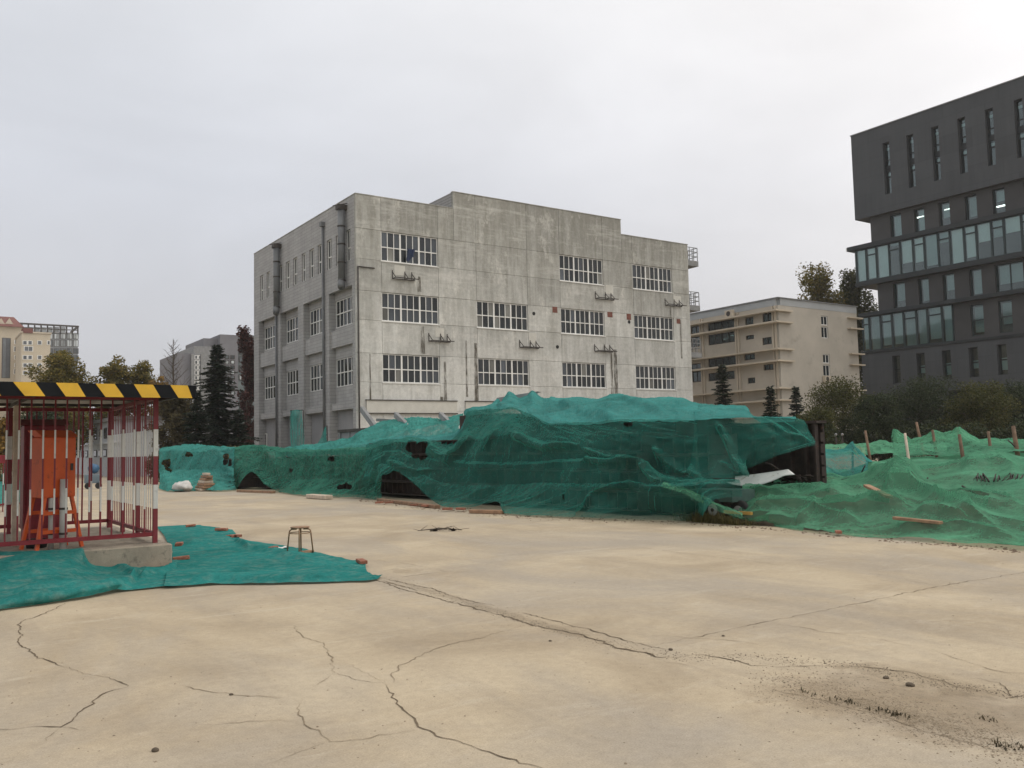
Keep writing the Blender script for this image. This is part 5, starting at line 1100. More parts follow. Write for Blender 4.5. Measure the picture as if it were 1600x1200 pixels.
# --- steel sections poking out of the heap
def channel(pa, pb, X0, X1, w, label):
    a, b = Vector([float(v) for v in onx(*pa, X0)]), Vector([float(v) for v in onx(*pb, X1)]); d = (b - a).normalized(); o = MB()
    r = d.cross(Vector((1, 0, 0))).normalized(); x = Vector((1, 0, 0))
    o.bar(a, b, w, .03, up=x); o.bar(a + r * (w / 2) + x * .08, b + r * (w / 2) + x * .08, .03, .17, up=x); o.bar(a - r * (w / 2) + x * .08, b - r * (w / 2) + x * .08, .03, .17, up=x)
    ob = o.build('steel_channel', MT['greysteel'], None, False, tuple((a + b) / 2)); return tag(ob, label, 'steel beam', 'steel sections leaning in the heap')
channel((563, 639), (600, 690), 19.2, 17.4, .26, 'grey steel channel leaning out of the heap nearest the factory corner')
channel((616, 648), (640, 672), 19.0, 17.8, .22, 'grey steel channel stub right of the leaning one')
channel((686, 648), (706, 668), 19.0, 18.0, .2, 'third short steel channel stub near the raised net edge')
channel((588, 656), (660, 661), 19.8, 19.8, .12, 'thin dark horizontal steel bar behind the leaning channels')
channel((776, 626), (840, 616), 16.9, 17.6, .16, 'steel bar under the small net peaks on top of the heap')
# low grey bunker wall before the side door
a, b = onx(531, 676, 20.5), onx(600, 676, 20.5); lw = thing('bunker_wall', 'low grey steel bunker wall behind the left heap', 'wall', (20.5, float(b[1]), 0))
MB().box(20.5, 20.8, b[1], a[1], 0, float(a[2])).build('wall_plate', MT['plaster'], lw); MB().box(20.4, 20.9, b[1] - .1, a[1] + .1, float(a[2]) + .002, float(a[2]) + .16).build('cap', MT['darksteel'], lw)
for y in np.linspace(b[1] + .3, a[1] - .2, 5): MB().box(20.42, 20.499, y, y + .1, 0, float(a[2])).build('rib', MT['greysteel'], lw)

# --- wheeled cart under the net at the right foot of the heap
ct = thing('site_cart', 'wheeled site cart half hidden under the net at the heap foot', 'cart', (14.0, 12.2, 0))
c0 = onx(1118, 790, 13.6); 
MB().box(13.72, 14.4, 12.35, 13.5, .42, .66).build('tray', plain('dull_green_tray', (.05, .10, .085), .7, .3, 3), ct)
for (px, py, X, r) in ((1117, 790, 13.75, .24), (1156, 786, 13.95, .22)):
    q = onx(px, py, X); w_ = MB().tube([(X - .06, q[1], r + .01), (X - .05, q[1], r + .01), (X + .05, q[1], r + .01), (X + .06, q[1], r + .01)], [r * .86, r, r, r * .86], 22).build('wheel', MT['tyre'], ct, True)
    MB().tube([(X - .075, q[1], r + .01), (X - .061, q[1], r + .01)], r * .52, 14).build('rim', MT['grey_metal'], w_); MB().tube([(X - .09, q[1], r + .01), (X - .076, q[1], r + .01)], r * .16, 10).build('hub', MT['darksteel'], w_)
q = onx(1132, 797, 13.7); MB().box(13.62, 13.68, 11.8, 12.5, .2, .26).build('drawbar', plain('yellow_bar', (.42, .25, .06), .6, .2, 4), ct)
p = gz(1161, 802, 0); bk = MB().bbox(-.07, .07, -.11, .11, 0, .36, .012).build('concrete_post_stub', plain('terracotta', (.30, .15, .10), .9, .2, 6, 'object'), None, False, (0, 0, 0)); bk.location = (p[0], p[1], 0); bk.rotation_euler.z = .3; tag(bk, 'upright reddish block beside the cart wheel', 'block')

# --- white board sheet on the field edge
mb = MB(); q = []
for j in range(9):
    for i in range(25):
        u, v = i / 24, j / 8; px = 1135 + 97 * u + 10 * v * u; py = 746 - 12 * u ** 1.3 + v * (2 + 13 * math.sin(math.pi * min(1, .15 + u)) + 6 * u); X = 15.0 + .5 * (1 - v) + .3 * u + .05 * math.sin(u * 9); q.append(tuple(onx(px, py, X)))
mb.add(q, [(j*25+i, j*25+i+1, (j+1)*25+i+1, (j+1)*25+i) for j in range(8) for i in range(24)]); me = mb.build('white_sheet', MT['white'], None, True, (15.5, 11.6, 0)); so = me.modifiers.new('thick', 'SOLIDIFY'); so.thickness = .015; tag(me, 'crumpled white board sheet lying between container and netted field', 'sheet')

# --- rebar, tangled rods
def rod(pts, r, label, mat='rust', name='rebar', grp='rebar sticking out of the netted field', cat='rebar'):
    P = [Vector([float(v) for v in p]) for p in pts]; o = MB().tube(P, r, 6).build(name, MT[mat], None, True, tuple(P[0])); return tag(o, label, cat, grp)
LR = 'dark rebar end poking through the light green net'
for (xa, ya, xb, yb, X) in ((1289,727,1314,745,18.3),(1284,735,1296,744,18.0),(1424,736,1432,728,18.6),(1432,736,1432,728,18.6),(1444,759,1450,746,16.9),(1503,759,1532,777,16.2),(1535,726,1534,717,20.2),(1540,715,1549,727,20.4),(1315,750,1334,747,17.4),(1174,784,1192,796,14.3),(1180,793,1190,796,14.3),(1225,793,1236,795,14.3),(1203,768,1208,750,15.6),(1345,741,1352,727,18.4),(1575,688,1586,698,22)):
    rod([onx(xa, ya, X), onx((xa + xb) / 2, (ya + yb) / 2 - .6, X - .03), onx(xb, yb, X - .02)], .016, LR)
rr = random.Random(9)
for i in range(24):
    px, py = rr.uniform(1195, 1268), rr.uniform(744, 756); a = rr.uniform(-.9, .6); L = rr.uniform(8, 26)
    rod([onx(px - L * math.cos(a) / 2, py - L * math.sin(a) / 4, 15.9 + rr.uniform(-.2, .3)), onx(px, py - 1.5, 15.8), onx(px + L * math.cos(a) / 2, py + L * math.sin(a) / 4, 15.7 + rr.uniform(-.2, .2))], .018, 'rusty rod in the tangled pile on the white sheet', grp='tangled rods by the white sheet', cat='rod')
for i in range(12):
    px = 1520 + i * 6.5; rod([onx(px, 752, 16.9), onx(px + rr.uniform(-10, 14), 741 + rr.uniform(-2, 2), 17.1), onx(px + rr.uniform(-6, 20), 764, 16.8)], .012, 'thin bent rod under the net at the right edge', 'darksteel', grp='bent rods under the net', cat='rod')
rod([onx(1196, 724, 15.0), onx(1203, 725, 15.0), onx(1217, 734, 15.1)], .02, 'bent rusty bar above the white sheet')
# --- stakes
for (xa, ya, xb, yb, X, r, mat, lab) in ((1352,673,1361,724,20.3,.05,'stakewood','thin brown stake left of the white one'),(1414,677,1421,724,20.4,.05,'palewood','whitish stake in front of the net peaks'),(1432,660,1438,686,26,.06,'stakewood','far short stake behind the left net peak'),(1457,672,1464,714,22.6,.055,'stakewood','yellowish stake inside the left net peak'),
        (1499,679,1506,721,20.9,.062,'stakewood','stout brown stake before the right net peak'),(1544,674,1549,707,22.6,.055,'stakewood','dark stake right of the net peaks'),(1583,666,1590,708,22.4,.075,'stakewood','thickest stake at the right edge of the field'),(1496,667,1498,700,23.55,.04,'stakewood','hidden stake holding up the right net peak'),(1332,691,1333,745,19.35,.035,'darksteel','thin dark rod holding up the small teal net')):
    a, b = Vector([float(v) for v in onx(xb, yb, X)]), Vector([float(v) for v in onx(xa, ya, X + .15)]); b0 = a + (a - b).normalized() * .0; ext = a + (a - b) * (a.z / max(.2, (b.z - a.z))); 
    r *= .72
    o = MB().tube([ext, a.lerp(b, .3) + Vector((.01, .012, 0)), b], [r * 1.1, r, r * .85], 9).build('wooden_stake' if mat != 'darksteel' else 'steel_stake', MT[mat], None, True, tuple(ext)); tag(o, lab, 'stake', 'stakes in the netted field')
# --- planks
def on_net(px, py, X): return Vector([float(v) for v in onx(px, py, X)])
plank(on_net(1359, 765, 15.3) + Vector((-.1, 0, .08)), on_net(1396, 785, 14.6) + Vector((-.1, 0, .10)), .12, .05, 'wood', 'short rough plank tilted on the green net', group='planks lying on nets')
plank(on_net(1404, 818, 13.75) + Vector((-.12, 0, .1)), on_net(1478, 826, 13.7) + Vector((-.12, 0, .1)), .10, .05, 'wood', 'long reddish plank weighing down the net edge', group='planks lying on nets')
plank(gz(735, 799, .05), gz(787, 800, .05), .14, .09, 'wood', 'dark timber baulk lying before the lifted net hem', group='timbers at the heap foot')
plank(gz(484, 775, .08), gz(514, 777, .08), .3, .14, 'palewood', 'pale timber bundle at the heap foot between the arches', group='timbers at the heap foot')
plank(gz(372, 767, .05), gz(428, 769, .05), .16, .1, 'wood', 'dark timber under the far net arch', group='timbers at the heap foot')
plank(gz(592, 781, .05), gz(684, 792, .05), .16, .1, 'wood', 'dark timber sleeper below the near net arch', group='timbers at the heap foot')
plank(on_net(860, 628.5, 16.8), on_net(905, 629, 16.9), .1, .05, 'wood', 'small plank weighing down the top of the heap net', group='planks lying on nets')
# --- packing boards and bag at the far left foot
t = thing('board_stack', 'leaning stack of brown packing boards before the far teal net', 'boards', tuple(gz(318, 766)))
q = Vector([float(v) for v in gz(321, 767)])
for i in range(7):
    w = 1.15 - .07 * i + .1 * (i % 2); MB().bbox(q.x - .35 + .05 * i, q.x + .3 - .03 * i, q.y - w / 2 - .1 * (i % 3), q.y + w / 2, .02 + .115 * i, .12 + .115 * i, .012).build('board', MT['wood' if i % 3 else 'palewood'], t)
sb = MB(); 
bm = bmesh.new(); bmesh.ops.create_icosphere(bm, subdivisions=3, radius=1)
for v in bm.verts:
    f = 1 + .28 * mnoise.noise(v.co * 1.8) + .1 * mnoise.noise(v.co * 5); v.co = Vector((v.co.x * .4 * f, v.co.y * .7 * f, max(-.2, v.co.z * .26 * f * (1 + .5 * mnoise.noise(v.co * 3)))))
bm.verts.index_update(); sb.add([v.co for v in bm.verts], [tuple(v.index for v in f.verts) for f in bm.faces]); bm.free(); p = gz(286, 768)
o = sb.build('plastic_sack', plain('dirty_sack', (.5, .49, .46), .8, .2, 4, 'object'), None, True, (0, 0, 0)); o.location = (p[0], p[1], .2); tag(o, 'slumped white plastic sack beside the packing boards', 'sack')

# ------------------------------------------------------------------ striped cage with the distribution box
def banded():
    m, n, l, b = new_mat('red_white_bands'); g = n.new('ShaderNodeNewGeometry'); s = n.new('ShaderNodeSeparateXYZ'); l.new(g.outputs['Position'], s.inputs[0])
    mr = n.new('ShaderNodeMapRange'); mr.inputs['From Max'].default_value = 3.0; l.new(s.outputs['Z'], mr.inputs['Value'])
    r = n.new('ShaderNodeValToRGB'); r.color_ramp.interpolation = 'CONSTANT'; e = r.color_ramp.elements; RD, WH = (.17, .015, .022, 1), (.58, .565, .53, 1)
    e[0].position = 0; e[0].color = RD; e[1].position = .83 / 3; e[1].color = WH
    for z, c in ((1.18, RD), (1.6, WH), (2.0, RD)): x = e.new(z / 3); x.color = c
    l.new(mr.outputs[0], r.inputs[0]); f = noise_node(n, l, coords(n, l, 'world'), 9, 6, .7); d = ramp(n, l, f, [(.55, (1, 1, 1)), (.8, (.45, .4, .36))])
    l.new(mixc(n, l, .8, r.outputs[0], d, 'MULTIPLY'), b.inputs['Base Color']); b.inputs['Roughness'].default_value = .5; return m
BND = banded(); redp = plain('dark_red_paint', (.19, .016, .024), .5, .25, 6, wear=(.09, .03, .025), wear_amt=.1); orange = plain('orange_enamel', (.62, .10, .02), .5, .14, 2.5, wear=(.3, .05, .02), wear_amt=.15)
yellow = plain('yellow_paint', (.62, .37, .03), .5, .12, 3); black = plain('black_paint', (.008, .009, .011), .75, .3, 3, spec=.15); tin = plain('roof_tin', (.36, .36, .34), .5, .15, 2, metal=.2)
plinth_m = plain('plinth_concrete', (.29, .25, .195), .95, .2, 3, bmp=.3, wear=(.16, .14, .11), wear_amt=.35)
PF, PR, PB, PZ = 13.58, 3.21, 18.1, .33
pl = MB().bbox(-1.4, PR, PF, PB, 0, PZ, .02).build('concrete_plinth', plinth_m, None, False, (1, PF, 0)); tag(pl, 'low concrete plinth under the red and white cage', 'plinth')
cg = thing('striped_cage', 'red and white barred cage with black and yellow edged roof', 'cage', (1, 13.92, PZ))
CY, CX, CB, CT = 13.92, 3.04, 17.58, 2.47
def cbar(x, y, z0, z1, r, mat, nm): MB().box(x - r, x + r, y - r, y + r, z0, z1).build(nm, mat, cg)
i = 1
while CX - .149 * i > -1.2: cbar(CX - .149 * i, CY, PZ + .16, CT - .031, .0105, BND, 'bar'); i += 1
for y in np.arange(CY + .149, CB - .05, .149): cbar(CX, float(y), PZ + .16, CT - .031, .0055, BND, 'bar')
for k in range(1, 26): cbar(CX - .149 * k, CB, PZ + .16, CT - .031, .0125, BND if k % 3 else redp, 'bar')
cbar(CX, CY, PZ, CT + .02, .032, BND, 'post'); cbar(CX, CB, PZ, CT + .02, .032, BND, 'post'); cbar(CX, CY + 1.2, PZ, CT - .034, .032, BND, 'post'); cbar(CX, CY + 2.4, PZ, CT - .034, .032, BND, 'post')
for x in (1.45, -.15): cbar(x, CB, PZ, CT + .02, .032, BND, 'post')
for z in (PZ + .13, CT): 
    MB().box(-1.3, CX - .033, CY - .025, CY + .025, z - .03, z + .03).build('rail', redp, cg); MB().box(-1.3, CX - .033, CB - .025, CB + .025, z - .03, z + .03).build('rail', redp, cg); MB().box(CX - .025, CX + .025, CY + .033, CB - .033, z - .029, z + .029).build('rail', redp, cg)
# roof: ribbed tin on purlins, black fascia with slanted yellow stripes
rf = MB(); FYr, BYr, RX0, RX1 = 12.78, 18.4, -1.6, 3.30
nr = 60
vs = []
for i in range(nr + 1):
    x = RX0 + (RX1 - RX0) * i / nr; dz = .018 * (1 if (i // 2) % 2 else -1)
    vs += [(x, FYr + .03, 2.565 + dz), (x, BYr, 2.60 + dz)]
rf.add(vs, [(2*i, 2*i+2, 2*i+3, 2*i+1) for i in range(nr)]); ro = rf.build('roof', tin, cg); so = ro.modifiers.new('thick', 'SOLIDIFY'); so.thickness = .012
for y in (13.2, 15.0, 16.8, 18.2): MB().box(RX0 + .05, RX1 - .06, y - .025, y + .025, 2.49, 2.535).build('purlin', MT['darksteel'], cg)
for x in (RX1 - .05, 1.4, -.4): MB().bar((x, FYr + .1, 2.47), (x, BYr, 2.515), .05, .04).build('rafter', MT['darksteel'], cg)
fa = MB().box(RX0, RX1 - .005, FYr, FYr + .025, 2.405, 2.585).build('fascia', black, cg)
MB().bbox(RX1 - .004, RX1 + .03, FYr - .004, FYr + .3, 2.405, 2.585, .008).build('fascia_return', black, cg); MB().box(RX1 + .004, RX1 + .02, FYr + .31, BYr, 2.47, 2.58).build('side_fascia', black, cg)
def fx(px): return float(ony(px, 612, FYr)[0])
per = [(20,55,39,71),(87,121,103,134),(149,179,165,194),(209,239,222,251),(266,293,279,300.5)]
st_list = [(fx(a), fx(b), fx(c), fx(d)) for a, b, c, d in per]; w0 = st_list[1][0] - st_list[0][0]
for k in range(1, 5): st_list.append(tuple(v - w0 * 1.02 * k for v in st_list[0]))
for a, b, c, d in st_list: MB().prism([(a, FYr - .004, 2.584), (b, FYr - .004, 2.584), (d, FYr - .004, 2.406), (c, FYr - .004, 2.406)], (0, .0035, 0)).build('stripe', yellow, fa)
# orange distribution box on splayed legs
bxp = Vector((1.72, 14.28, PZ)); db = thing('distribution_box', 'orange metal distribution box on splayed legs behind the cage bars', 'electrical box', (0, 0, 0)); WO[db.name] = Vector((0, 0, 0))
MB().bbox(-.235, .235, -.19, .19, .72, 1.58, .012).build('casing', orange, db); MB().prism([(-.26, -.21, 1.582), (.26, -.21, 1.582), (.26, .0, 1.68), (-.26, .0, 1.68)], (0, .22, 0)).build('hood', orange, db)
MB().box(-.22, .22, -.2, -.191, .75, 1.55).build('door', orange, db); MB().box(.15, .185, -.215, -.201, 1.1, 1.2).build('handle', MT['darksteel'], db)
for sx in (-1, 1):
    for sy in (-1, 1): MB().bar((sx * .19, sy * .16, .73), (sx * .32, sy * .22, 0), .045, .045).build('leg', orange, db)
for z, k in ((.48, .245), (.22, .29)):
    MB().box(-k, k, -.215, -.18, z, z + .05).build('crossbar', orange, db); MB().box(-k, k, .18, .215, z, z + .05).build('crossbar', orange, db)
db.location = bxp; db.rotation_euler.z = R_(20)
rc = thing('red_cabinet', 'tall dark red electrical cabinet behind the orange box', 'electrical box', (1.75, 15.6, PZ))
MB().bbox(1.45, 2.02, 15.35, 15.85, PZ + .2, 2.12, .012).build('casing', redp, rc); MB().prism([(1.40, 15.3, 2.122), (2.07, 15.3, 2.122), (2.07, 15.6, 2.22), (1.40, 15.6, 2.22)], (0, .3, 0)).build('hood', redp, rc); MB().box(1.5, 1.97, 15.335, 15.349, PZ + .26, 2.06).build('door', redp, rc); MB().box(1.47, 2.0, 15.4, 15.8, PZ, PZ + .198).build('base', redp, rc)
cb = MB().bbox(1.27, 1.36, 14.9, 15.0, PZ, 2.4, .01).build('timber_post', MT['palewood'], None, False, (1.3, 14.95, PZ)); tag(cb, 'grey timber post left of the red cabinet inside the cage', 'post')
for x, y, r, h, lab in ((1.83, 14.02, .05, .98, 'thick grey conduit pipe standing under the orange box'), (1.69, 14.12, .038, .9, 'thinner grey conduit pipe beside the thick one')):
    t = thing('conduit_pipe', lab, 'pipe', (x, y, PZ)); MB().tube([(x, y, PZ), (x, y, PZ + h)], r, 14).build('pipe', plain('grey_pvc', (.5, .49, .46), .5, .15, 5), t, True)
    for z in (.2, .55): MB().tube([(x, y, PZ + z), (x, y, PZ + z + .03)], r * 1.15, 14).build('clamp', MT['darksteel'], t)
bt = thing('rubber_pot', 'small black pot lying inside the cage under the orange box', 'pot', (1.55, 14.5, PZ)); MB().tube([(1.55, 14.5, PZ), (1.55, 14.5, PZ + .1), (1.55, 14.5, PZ + .13)], [.13, .15, .12], 14).build('body', MT['tyre'], bt, True)
# barrier panels and mixer seen through the cage
for k, (px, D) in enumerate(((-18, 27), (6, 27.5), (26, 28))):
    p = tbase(px, D); t = thing('site_barrier', ['red and white barrier panel seen through the cage, leftmost', 'red and white barrier panel seen through the cage, middle one', 'red and white barrier panel seen through the cage, right one'][k], 'barrier', p, 'barriers behind the cage')
    for j in range(5): MB().box(p[0] - .3 + .14 * j, p[0] - .27 + .14 * j, p[1] - .015, p[1] + .015, 0, 1.75).build('bar', BND, t)
    MB().box(p[0] - .35, p[0] + .35, p[1] - .02, p[1] + .02, 1.5, 1.751).build('top_board', redp, t); MB().box(p[0] - .35, p[0] + .35, p[1] - .018, p[1] + .018, .2, .25).build('rail', redp, t)
mx = tbase(145, 46); bl = plain('blue_enamel', (.035, .10, .19), .5, .2, 4); cm = thing('cement_mixer', 'small blue concrete mixer standing before the white workshop', 'mixer', mx)
x, y, _ = [float(v) for v in mx]
MB().tube([(x - .06, y, .85), (x, y, .97), (x + .09, y, 1.15), (x + .13, y, 1.27)], [.16, .27, .27, .15], 16).build('drum', bl, cm, True); MB().bbox(x - .36, x + .34, y - .3, y + .3, .3, .74, .02).build('body', plain('pale_blue_box', (.13, .17, .20), .6, .15, 3), cm)
for sx in (-.26, .24): MB().tube([(x + sx, y - .36, .17), (x + sx, y - .28, .17)], .165, 14).build('wheel', MT['tyre'], cm)

# ------------------------------------------------------------------ ground sheet of teal net with bricks and the stool
mb = MB()
sheet(mb, [[(-70,968,'g',.02),(0,952,'g',.02),(60,943,'g',.02),(130,934,'g',.02),(180,924,'g',.02),(250,917,'g',.02),(276,915,'g',.02)], [(-70,960,'g',.06),(0,946,'g',.06),(60,938,'g',.06),(130,929,'g',.05),(190,919,'g',.04),(250,910,'g',.04),(277,906,'g',.03)],
     [(-70,935,'g',.10),(0,925,'g',.10),(60,918,'g',.10),(130,912,'g',.08),(200,905,'g',.05),(278,896,'g',.03)], [(-70,890,'g',.24),(0,886,'g',.24),(60,884,'g',.24),(110,882,'g',.22),(150,886,'g',.10),(200,892,'g',.04),(276,889,'g',.03)], [(-70,866,'g',.35),(0,863,'g',.35),(60,861,'g',.35),(105,858,'g',.35),(128,857,'g',.36),(142,872,'g',.14),(170,882,'g',.04),(220,886,'g',.03),(274,886,'g',.03)]],
     230, [12, 14, 24, 20], 81, amp=.014, fold=.014, cre=.004, ff=(2, 1.2), folds=[([(0,926),(60,921),(120,918),(170,917),(205,908),(212,898),(190,888),(140,870)], .05, 3.4), ([(212,905),(250,896),(285,886)], .05, 3), ([(0,940),(80,932),(150,925),(200,918)], .05, 4)])
sheet(mb, [[(256,917,'g',.03),(340,912,'g',.02),(420,912,'g',.02),(500,910,'g',.02),(548,908,'g',.02),(575,908,'g',.02),(590,905,'g',.02),(598,899,'g',.02)], [(258,909,'g',.06),(340,906,'g',.04),(420,905,'g',.04),(500,904,'g',.04),(550,902,'g',.04),(584,899,'g',.03)],
     [(262,889,'g',.06),(330,888,'g',.03),(400,888,'g',.03),(470,890,'g',.03),(540,893,'g',.03),(573,893,'g',.03)], [(270,862,'g',.03),(300,860,'g',.03),(340,855,'g',.04),(400,862,'g',.03),(460,872,'g',.03),(540,882,'g',.03),(571,886,'g',.03)],
     [(262,848,'g',.03),(300,846,'g',.04),(365,843,'g',.05),(385,846,'g',.04),(440,852,'g',.03),(480,860,'g',.03),(540,873,'g',.03),(572,880,'g',.03)]],
     230, [8, 18, 18, 10], 83, amp=.012, fold=.012, cre=.004, ff=(2, 1.2), folds=[([(366,846),(400,855),(450,868),(490,876)], .04, 3), ([(285,852),(330,848),(366,844)], .05, 2.6), ([(366,844),(392,858)], .04, 2.4), ([(276,905),(420,904),(540,903)], .04, 2.6)])
sheet(mb, [[(262,848,'g',.03),(300,846,'g',.04),(345,844,'g',.04),(378,844,'g',.05)], [(256,836,'g',.03),(300,834,'g',.03),(340,834,'g',.03),(372,838,'g',.03)], [(244,823,'g',.02),(280,821,'g',.03),(310,821,'g',.03),(340,824,'g',.02),(356,827,'g',.02),(363,828,'g',.02)]], 120, [12, 12], 85, amp=.01, fold=.012, cre=.004, ff=(2, 1.2))
gn = mb.build('ground_netting', MT['ground_net'], None, True, (3, 13, 0)); tag(gn, 'teal net sheet spread flat on the yard around the plinth', 'net')
brick_me = MB().bbox(-.12, .12, -.057, .057, -.026, .026, .006).mesh('brick', MT['brick'])
def brick(px, py, lab, rz=None, z=.068, tilt=0, rngb=random.Random(2), on=None):
    p = onx(px, py, on) if on else gz(px, py, z); o = link(bpy.data.objects.new('brick', brick_me), None, tuple(float(v) for v in p)); o.rotation_euler = (tilt, rngb.uniform(-.06, .06), rngb.uniform(0, 3.1) if rz is None else rz); o.scale = (rngb.uniform(.85, 1.1),) * 3
    return tag(o, lab, 'brick', 'loose bricks weighing down nets')
for px, py, lab in ((298,821,'brick on the far edge of the ground net nearest the cage post'),(346,827,'brick on the far edge of the ground net beside the paired bricks'),(360,838,'left brick of the pair on the net seam'),(370,837,'right brick of the pair on the net seam'),(280,850,'brick on the net just right of the plinth top edge'),(283,872,'brick lying right of the plinth base on bare concrete'),
        (427,856,'brick left of the stool holding the net edge'),(565,877,'orange brick at the pointed end of the ground net'),(124,866,'pinkish brick on the net fold before the plinth'),(1310,831,'brick at the field net hem right of the weeds'),(1592,838,'brick on the field net hem at the right picture edge'),
        (647,789,'brick before the near net arch'),(593,785,'brick left of the near net arch'),(608,785,'dark brick inside the mouth of the near net arch'),(699,795,'brick right of the near net arch'),(720,795,'small brick piece left of the dark timber baulk'),(664,790,'chipped brick before the right foot of the near arch')):
    brick(px, py, lab)
plank(gz(470, 863, .055), gz(489, 861, .055), .09, .035, 'wood', 'short plank under the legs of the stool')
pp = MB(); q = gz(437, 856, .06); vs = []
for j in range(5):
    for i in range(7): vs.append((q[0] - .13 + .26 * i / 6, q[1] - .1 + .2 * j / 4, .062 + .012 * math.sin(i * 1.7 + j)))
pp.add(vs, [(j*7+i, j*7+i+1, (j+1)*7+i+1, (j+1)*7+i) for j in range(4) for i in range(6)]); o = pp.build('paper_scrap', MT['white'], None, True, tuple(q)); tag(o, 'white paper scrap beside a brick near the stool', 'paper')
# stool: round wooden seat on four bent steel legs
p = gz(469, 864, .04); S = thing('stool', 'small rusty brown stool with bent legs on the ground net', 'stool', (0, 0, 0)); WO[S.name] = Vector((0, 0, 0)); sm = plain('brown_lacquer', (.24, .15, .085), .55, .3, 6, 'object')
bm = bmesh.new(); bmesh.ops.create_cone(bm, cap_ends=True, segments=28, radius1=.145, radius2=.15, depth=.022); bmesh.ops.translate(bm, vec=(0, 0, .40), verts=bm.verts); bmesh.ops.bevel(bm, geom=[e for e in bm.edges], offset=.004, segments=1, affect='EDGES'); mb = MB(); bm.verts.index_update(); mb.add([v.co for v in bm.verts], [tuple(v.index for v in f.verts) for f in bm.faces]); bm.free(); mb.build('seat', MT['wood'], S)
for k in range(4):
    a = math.pi / 4 + k * math.pi / 2; c, s = math.cos(a), math.sin(a)
    MB().tube([(c * .05, s * .05, .375), (c * .13, s * .13, .372), (c * .158, s * .158, .35), (c * .165, s * .165, .32), (c * .2, s * .2, 0)], .0115, 8).build('leg', sm, S, True)
ring = [(math.cos(a) * .166, math.sin(a) * .166, .315) for a in np.linspace(0, 2 * math.pi, 25)]; MB().tube(ring, .008, 6).build('ring', sm, S, True)
S.location = tuple(p); S.rotation_euler.z = .35

# ------------------------------------------------------------------ litter on the yard: twigs, pebbles, weeds, gravel in the broken joint
rp = random.Random(17); o = MB()
a, b = gz(653, 829, .02), gz(722, 828, .02); o.tube([a, (Vector(a) + Vector(b)) / 2 + Vector((.05, .05, .03)), b], [.008, .014, .006], 5)
for i in range(14):
    f = rp.random(); q = Vector(a).lerp(Vector(b), f); o.tube([q, q + Vector((rp.uniform(-.25, .25), rp.uniform(-.25, .25), rp.uniform(0, .1)))], [.006, .003], 4)
for i in range(40):
    q = Vector(a).lerp(Vector(b), rp.choice((.35, .38, .78, .82)) + rp.uniform(-.04, .04)); d = Vector((rp.gauss(0, 1), rp.gauss(0, 1), rp.gauss(0, .6))).normalized() * .06; e = Vector((-d.y, d.x, .02)) * .6; o.add([q - d, q + e, q + d, q - e + Vector((0, 0, .03))], [(0, 1, 2, 3)])
tw = o.build('fallen_branch', MT['bark'], None, False, tuple(a)); tag(tw, 'dry fallen branch lying on the open yard', 'branch')
def patch_mat(name, c, thr, amt):
    m, n, l, b = new_mat(name); v = coords(n, l, 'world'); f = noise_node(n, l, v, 3.2, 8, .72, .6); at = n.new('ShaderNodeAttribute'); at.attribute_name = 'fade'
    k = mathn(n, l, 'ADD', f, mathn(n, l, 'MULTIPLY', at.outputs['Fac'], .55)); al = ramp(n, l, k, [(thr, (0, 0, 0)), (thr + .5, (amt, amt, amt))])
    g = noise_node(n, l, v, 26, 5, .7); l.new(ramp(n, l, g, [(.3, tuple(x * .62 for x in c)), (.7, tuple(min(1, x * 1.3) for x in c))]), b.inputs['Base Color']); l.new(al, b.inputs['Alpha']); b.inputs['Roughness'].default_value = .95; b.inputs['Specular IOR Level'].default_value = .1
    bump(n, l, b, g, .5, .03); return m
def dirt_patch(line, half, mat, z):
    """thin film of dirt along a line on the yard, thinning out towards its rim"""
    P = [Vector([float(v) for v in gz(*q)]) for q in line]; L = []
    for a, b in zip(P, P[1:]):
        k = max(2, int((b - a).length / .12)); L += [a.lerp(b, i / k) for i in range(k)]
    L.append(P[-1]); n_ = len(L); vs, fd = [], []
    for i, p in enumerate(L):
        d = (L[min(i+1, n_-1)] - L[max(i-1, 0)]).normalized(); s_ = Vector((-d.y, d.x, 0)); e = min(1, i / (.18 * n_ + 1), (n_ - 1 - i) / (.18 * n_ + 1))
        for j in range(9):
            u = j / 4 - 1; q = p + s_ * (u * half); vs.append((q.x, q.y, z)); fd.append(max(0, 1 - abs(u) ** 1.6) * e)
    mb = MB(); mb.add(vs, [(i*9+j, i*9+j+1, (i+1)*9+j+1, (i+1)*9+j) for i in range(n_ - 1) for j in range(8)]); o = mb.build('dirt_patch', mat, ground)
    at = o.data.attributes.new('fade', 'FLOAT', 'POINT'); at.data.foreach_set('value', fd); return o
soil_p = patch_mat('sandy_dirt', (.36, .285, .198), .68, .34); dark_p = patch_mat('dark_joint_dirt', (.28, .222, .152), .80, .18)
dirt_patch([(1180,1050),(1300,1080),(1420,1105),(1540,1135),(1700,1180)], .75, soil_p, .0022); dirt_patch([(1230,1072),(1330,1097),(1420,1120),(1500,1145),(1640,1180)], .22, dark_p, .0026)
dirt_patch([(1230,1030),(1350,1042),(1450,1062),(1540,1085),(1660,1085)], .3, dark_p, .0024); dirt_patch([(590,900),(700,932),(820,968),(960,1008),(1070,1026)], .16, dark_p, .0020)
dirt_patch([(590,895),(640,892),(690,888)], .45, dark_p, .0018)
stone_m = plain('yard_grit', (.235, .19, .135), .95, .35, 20)
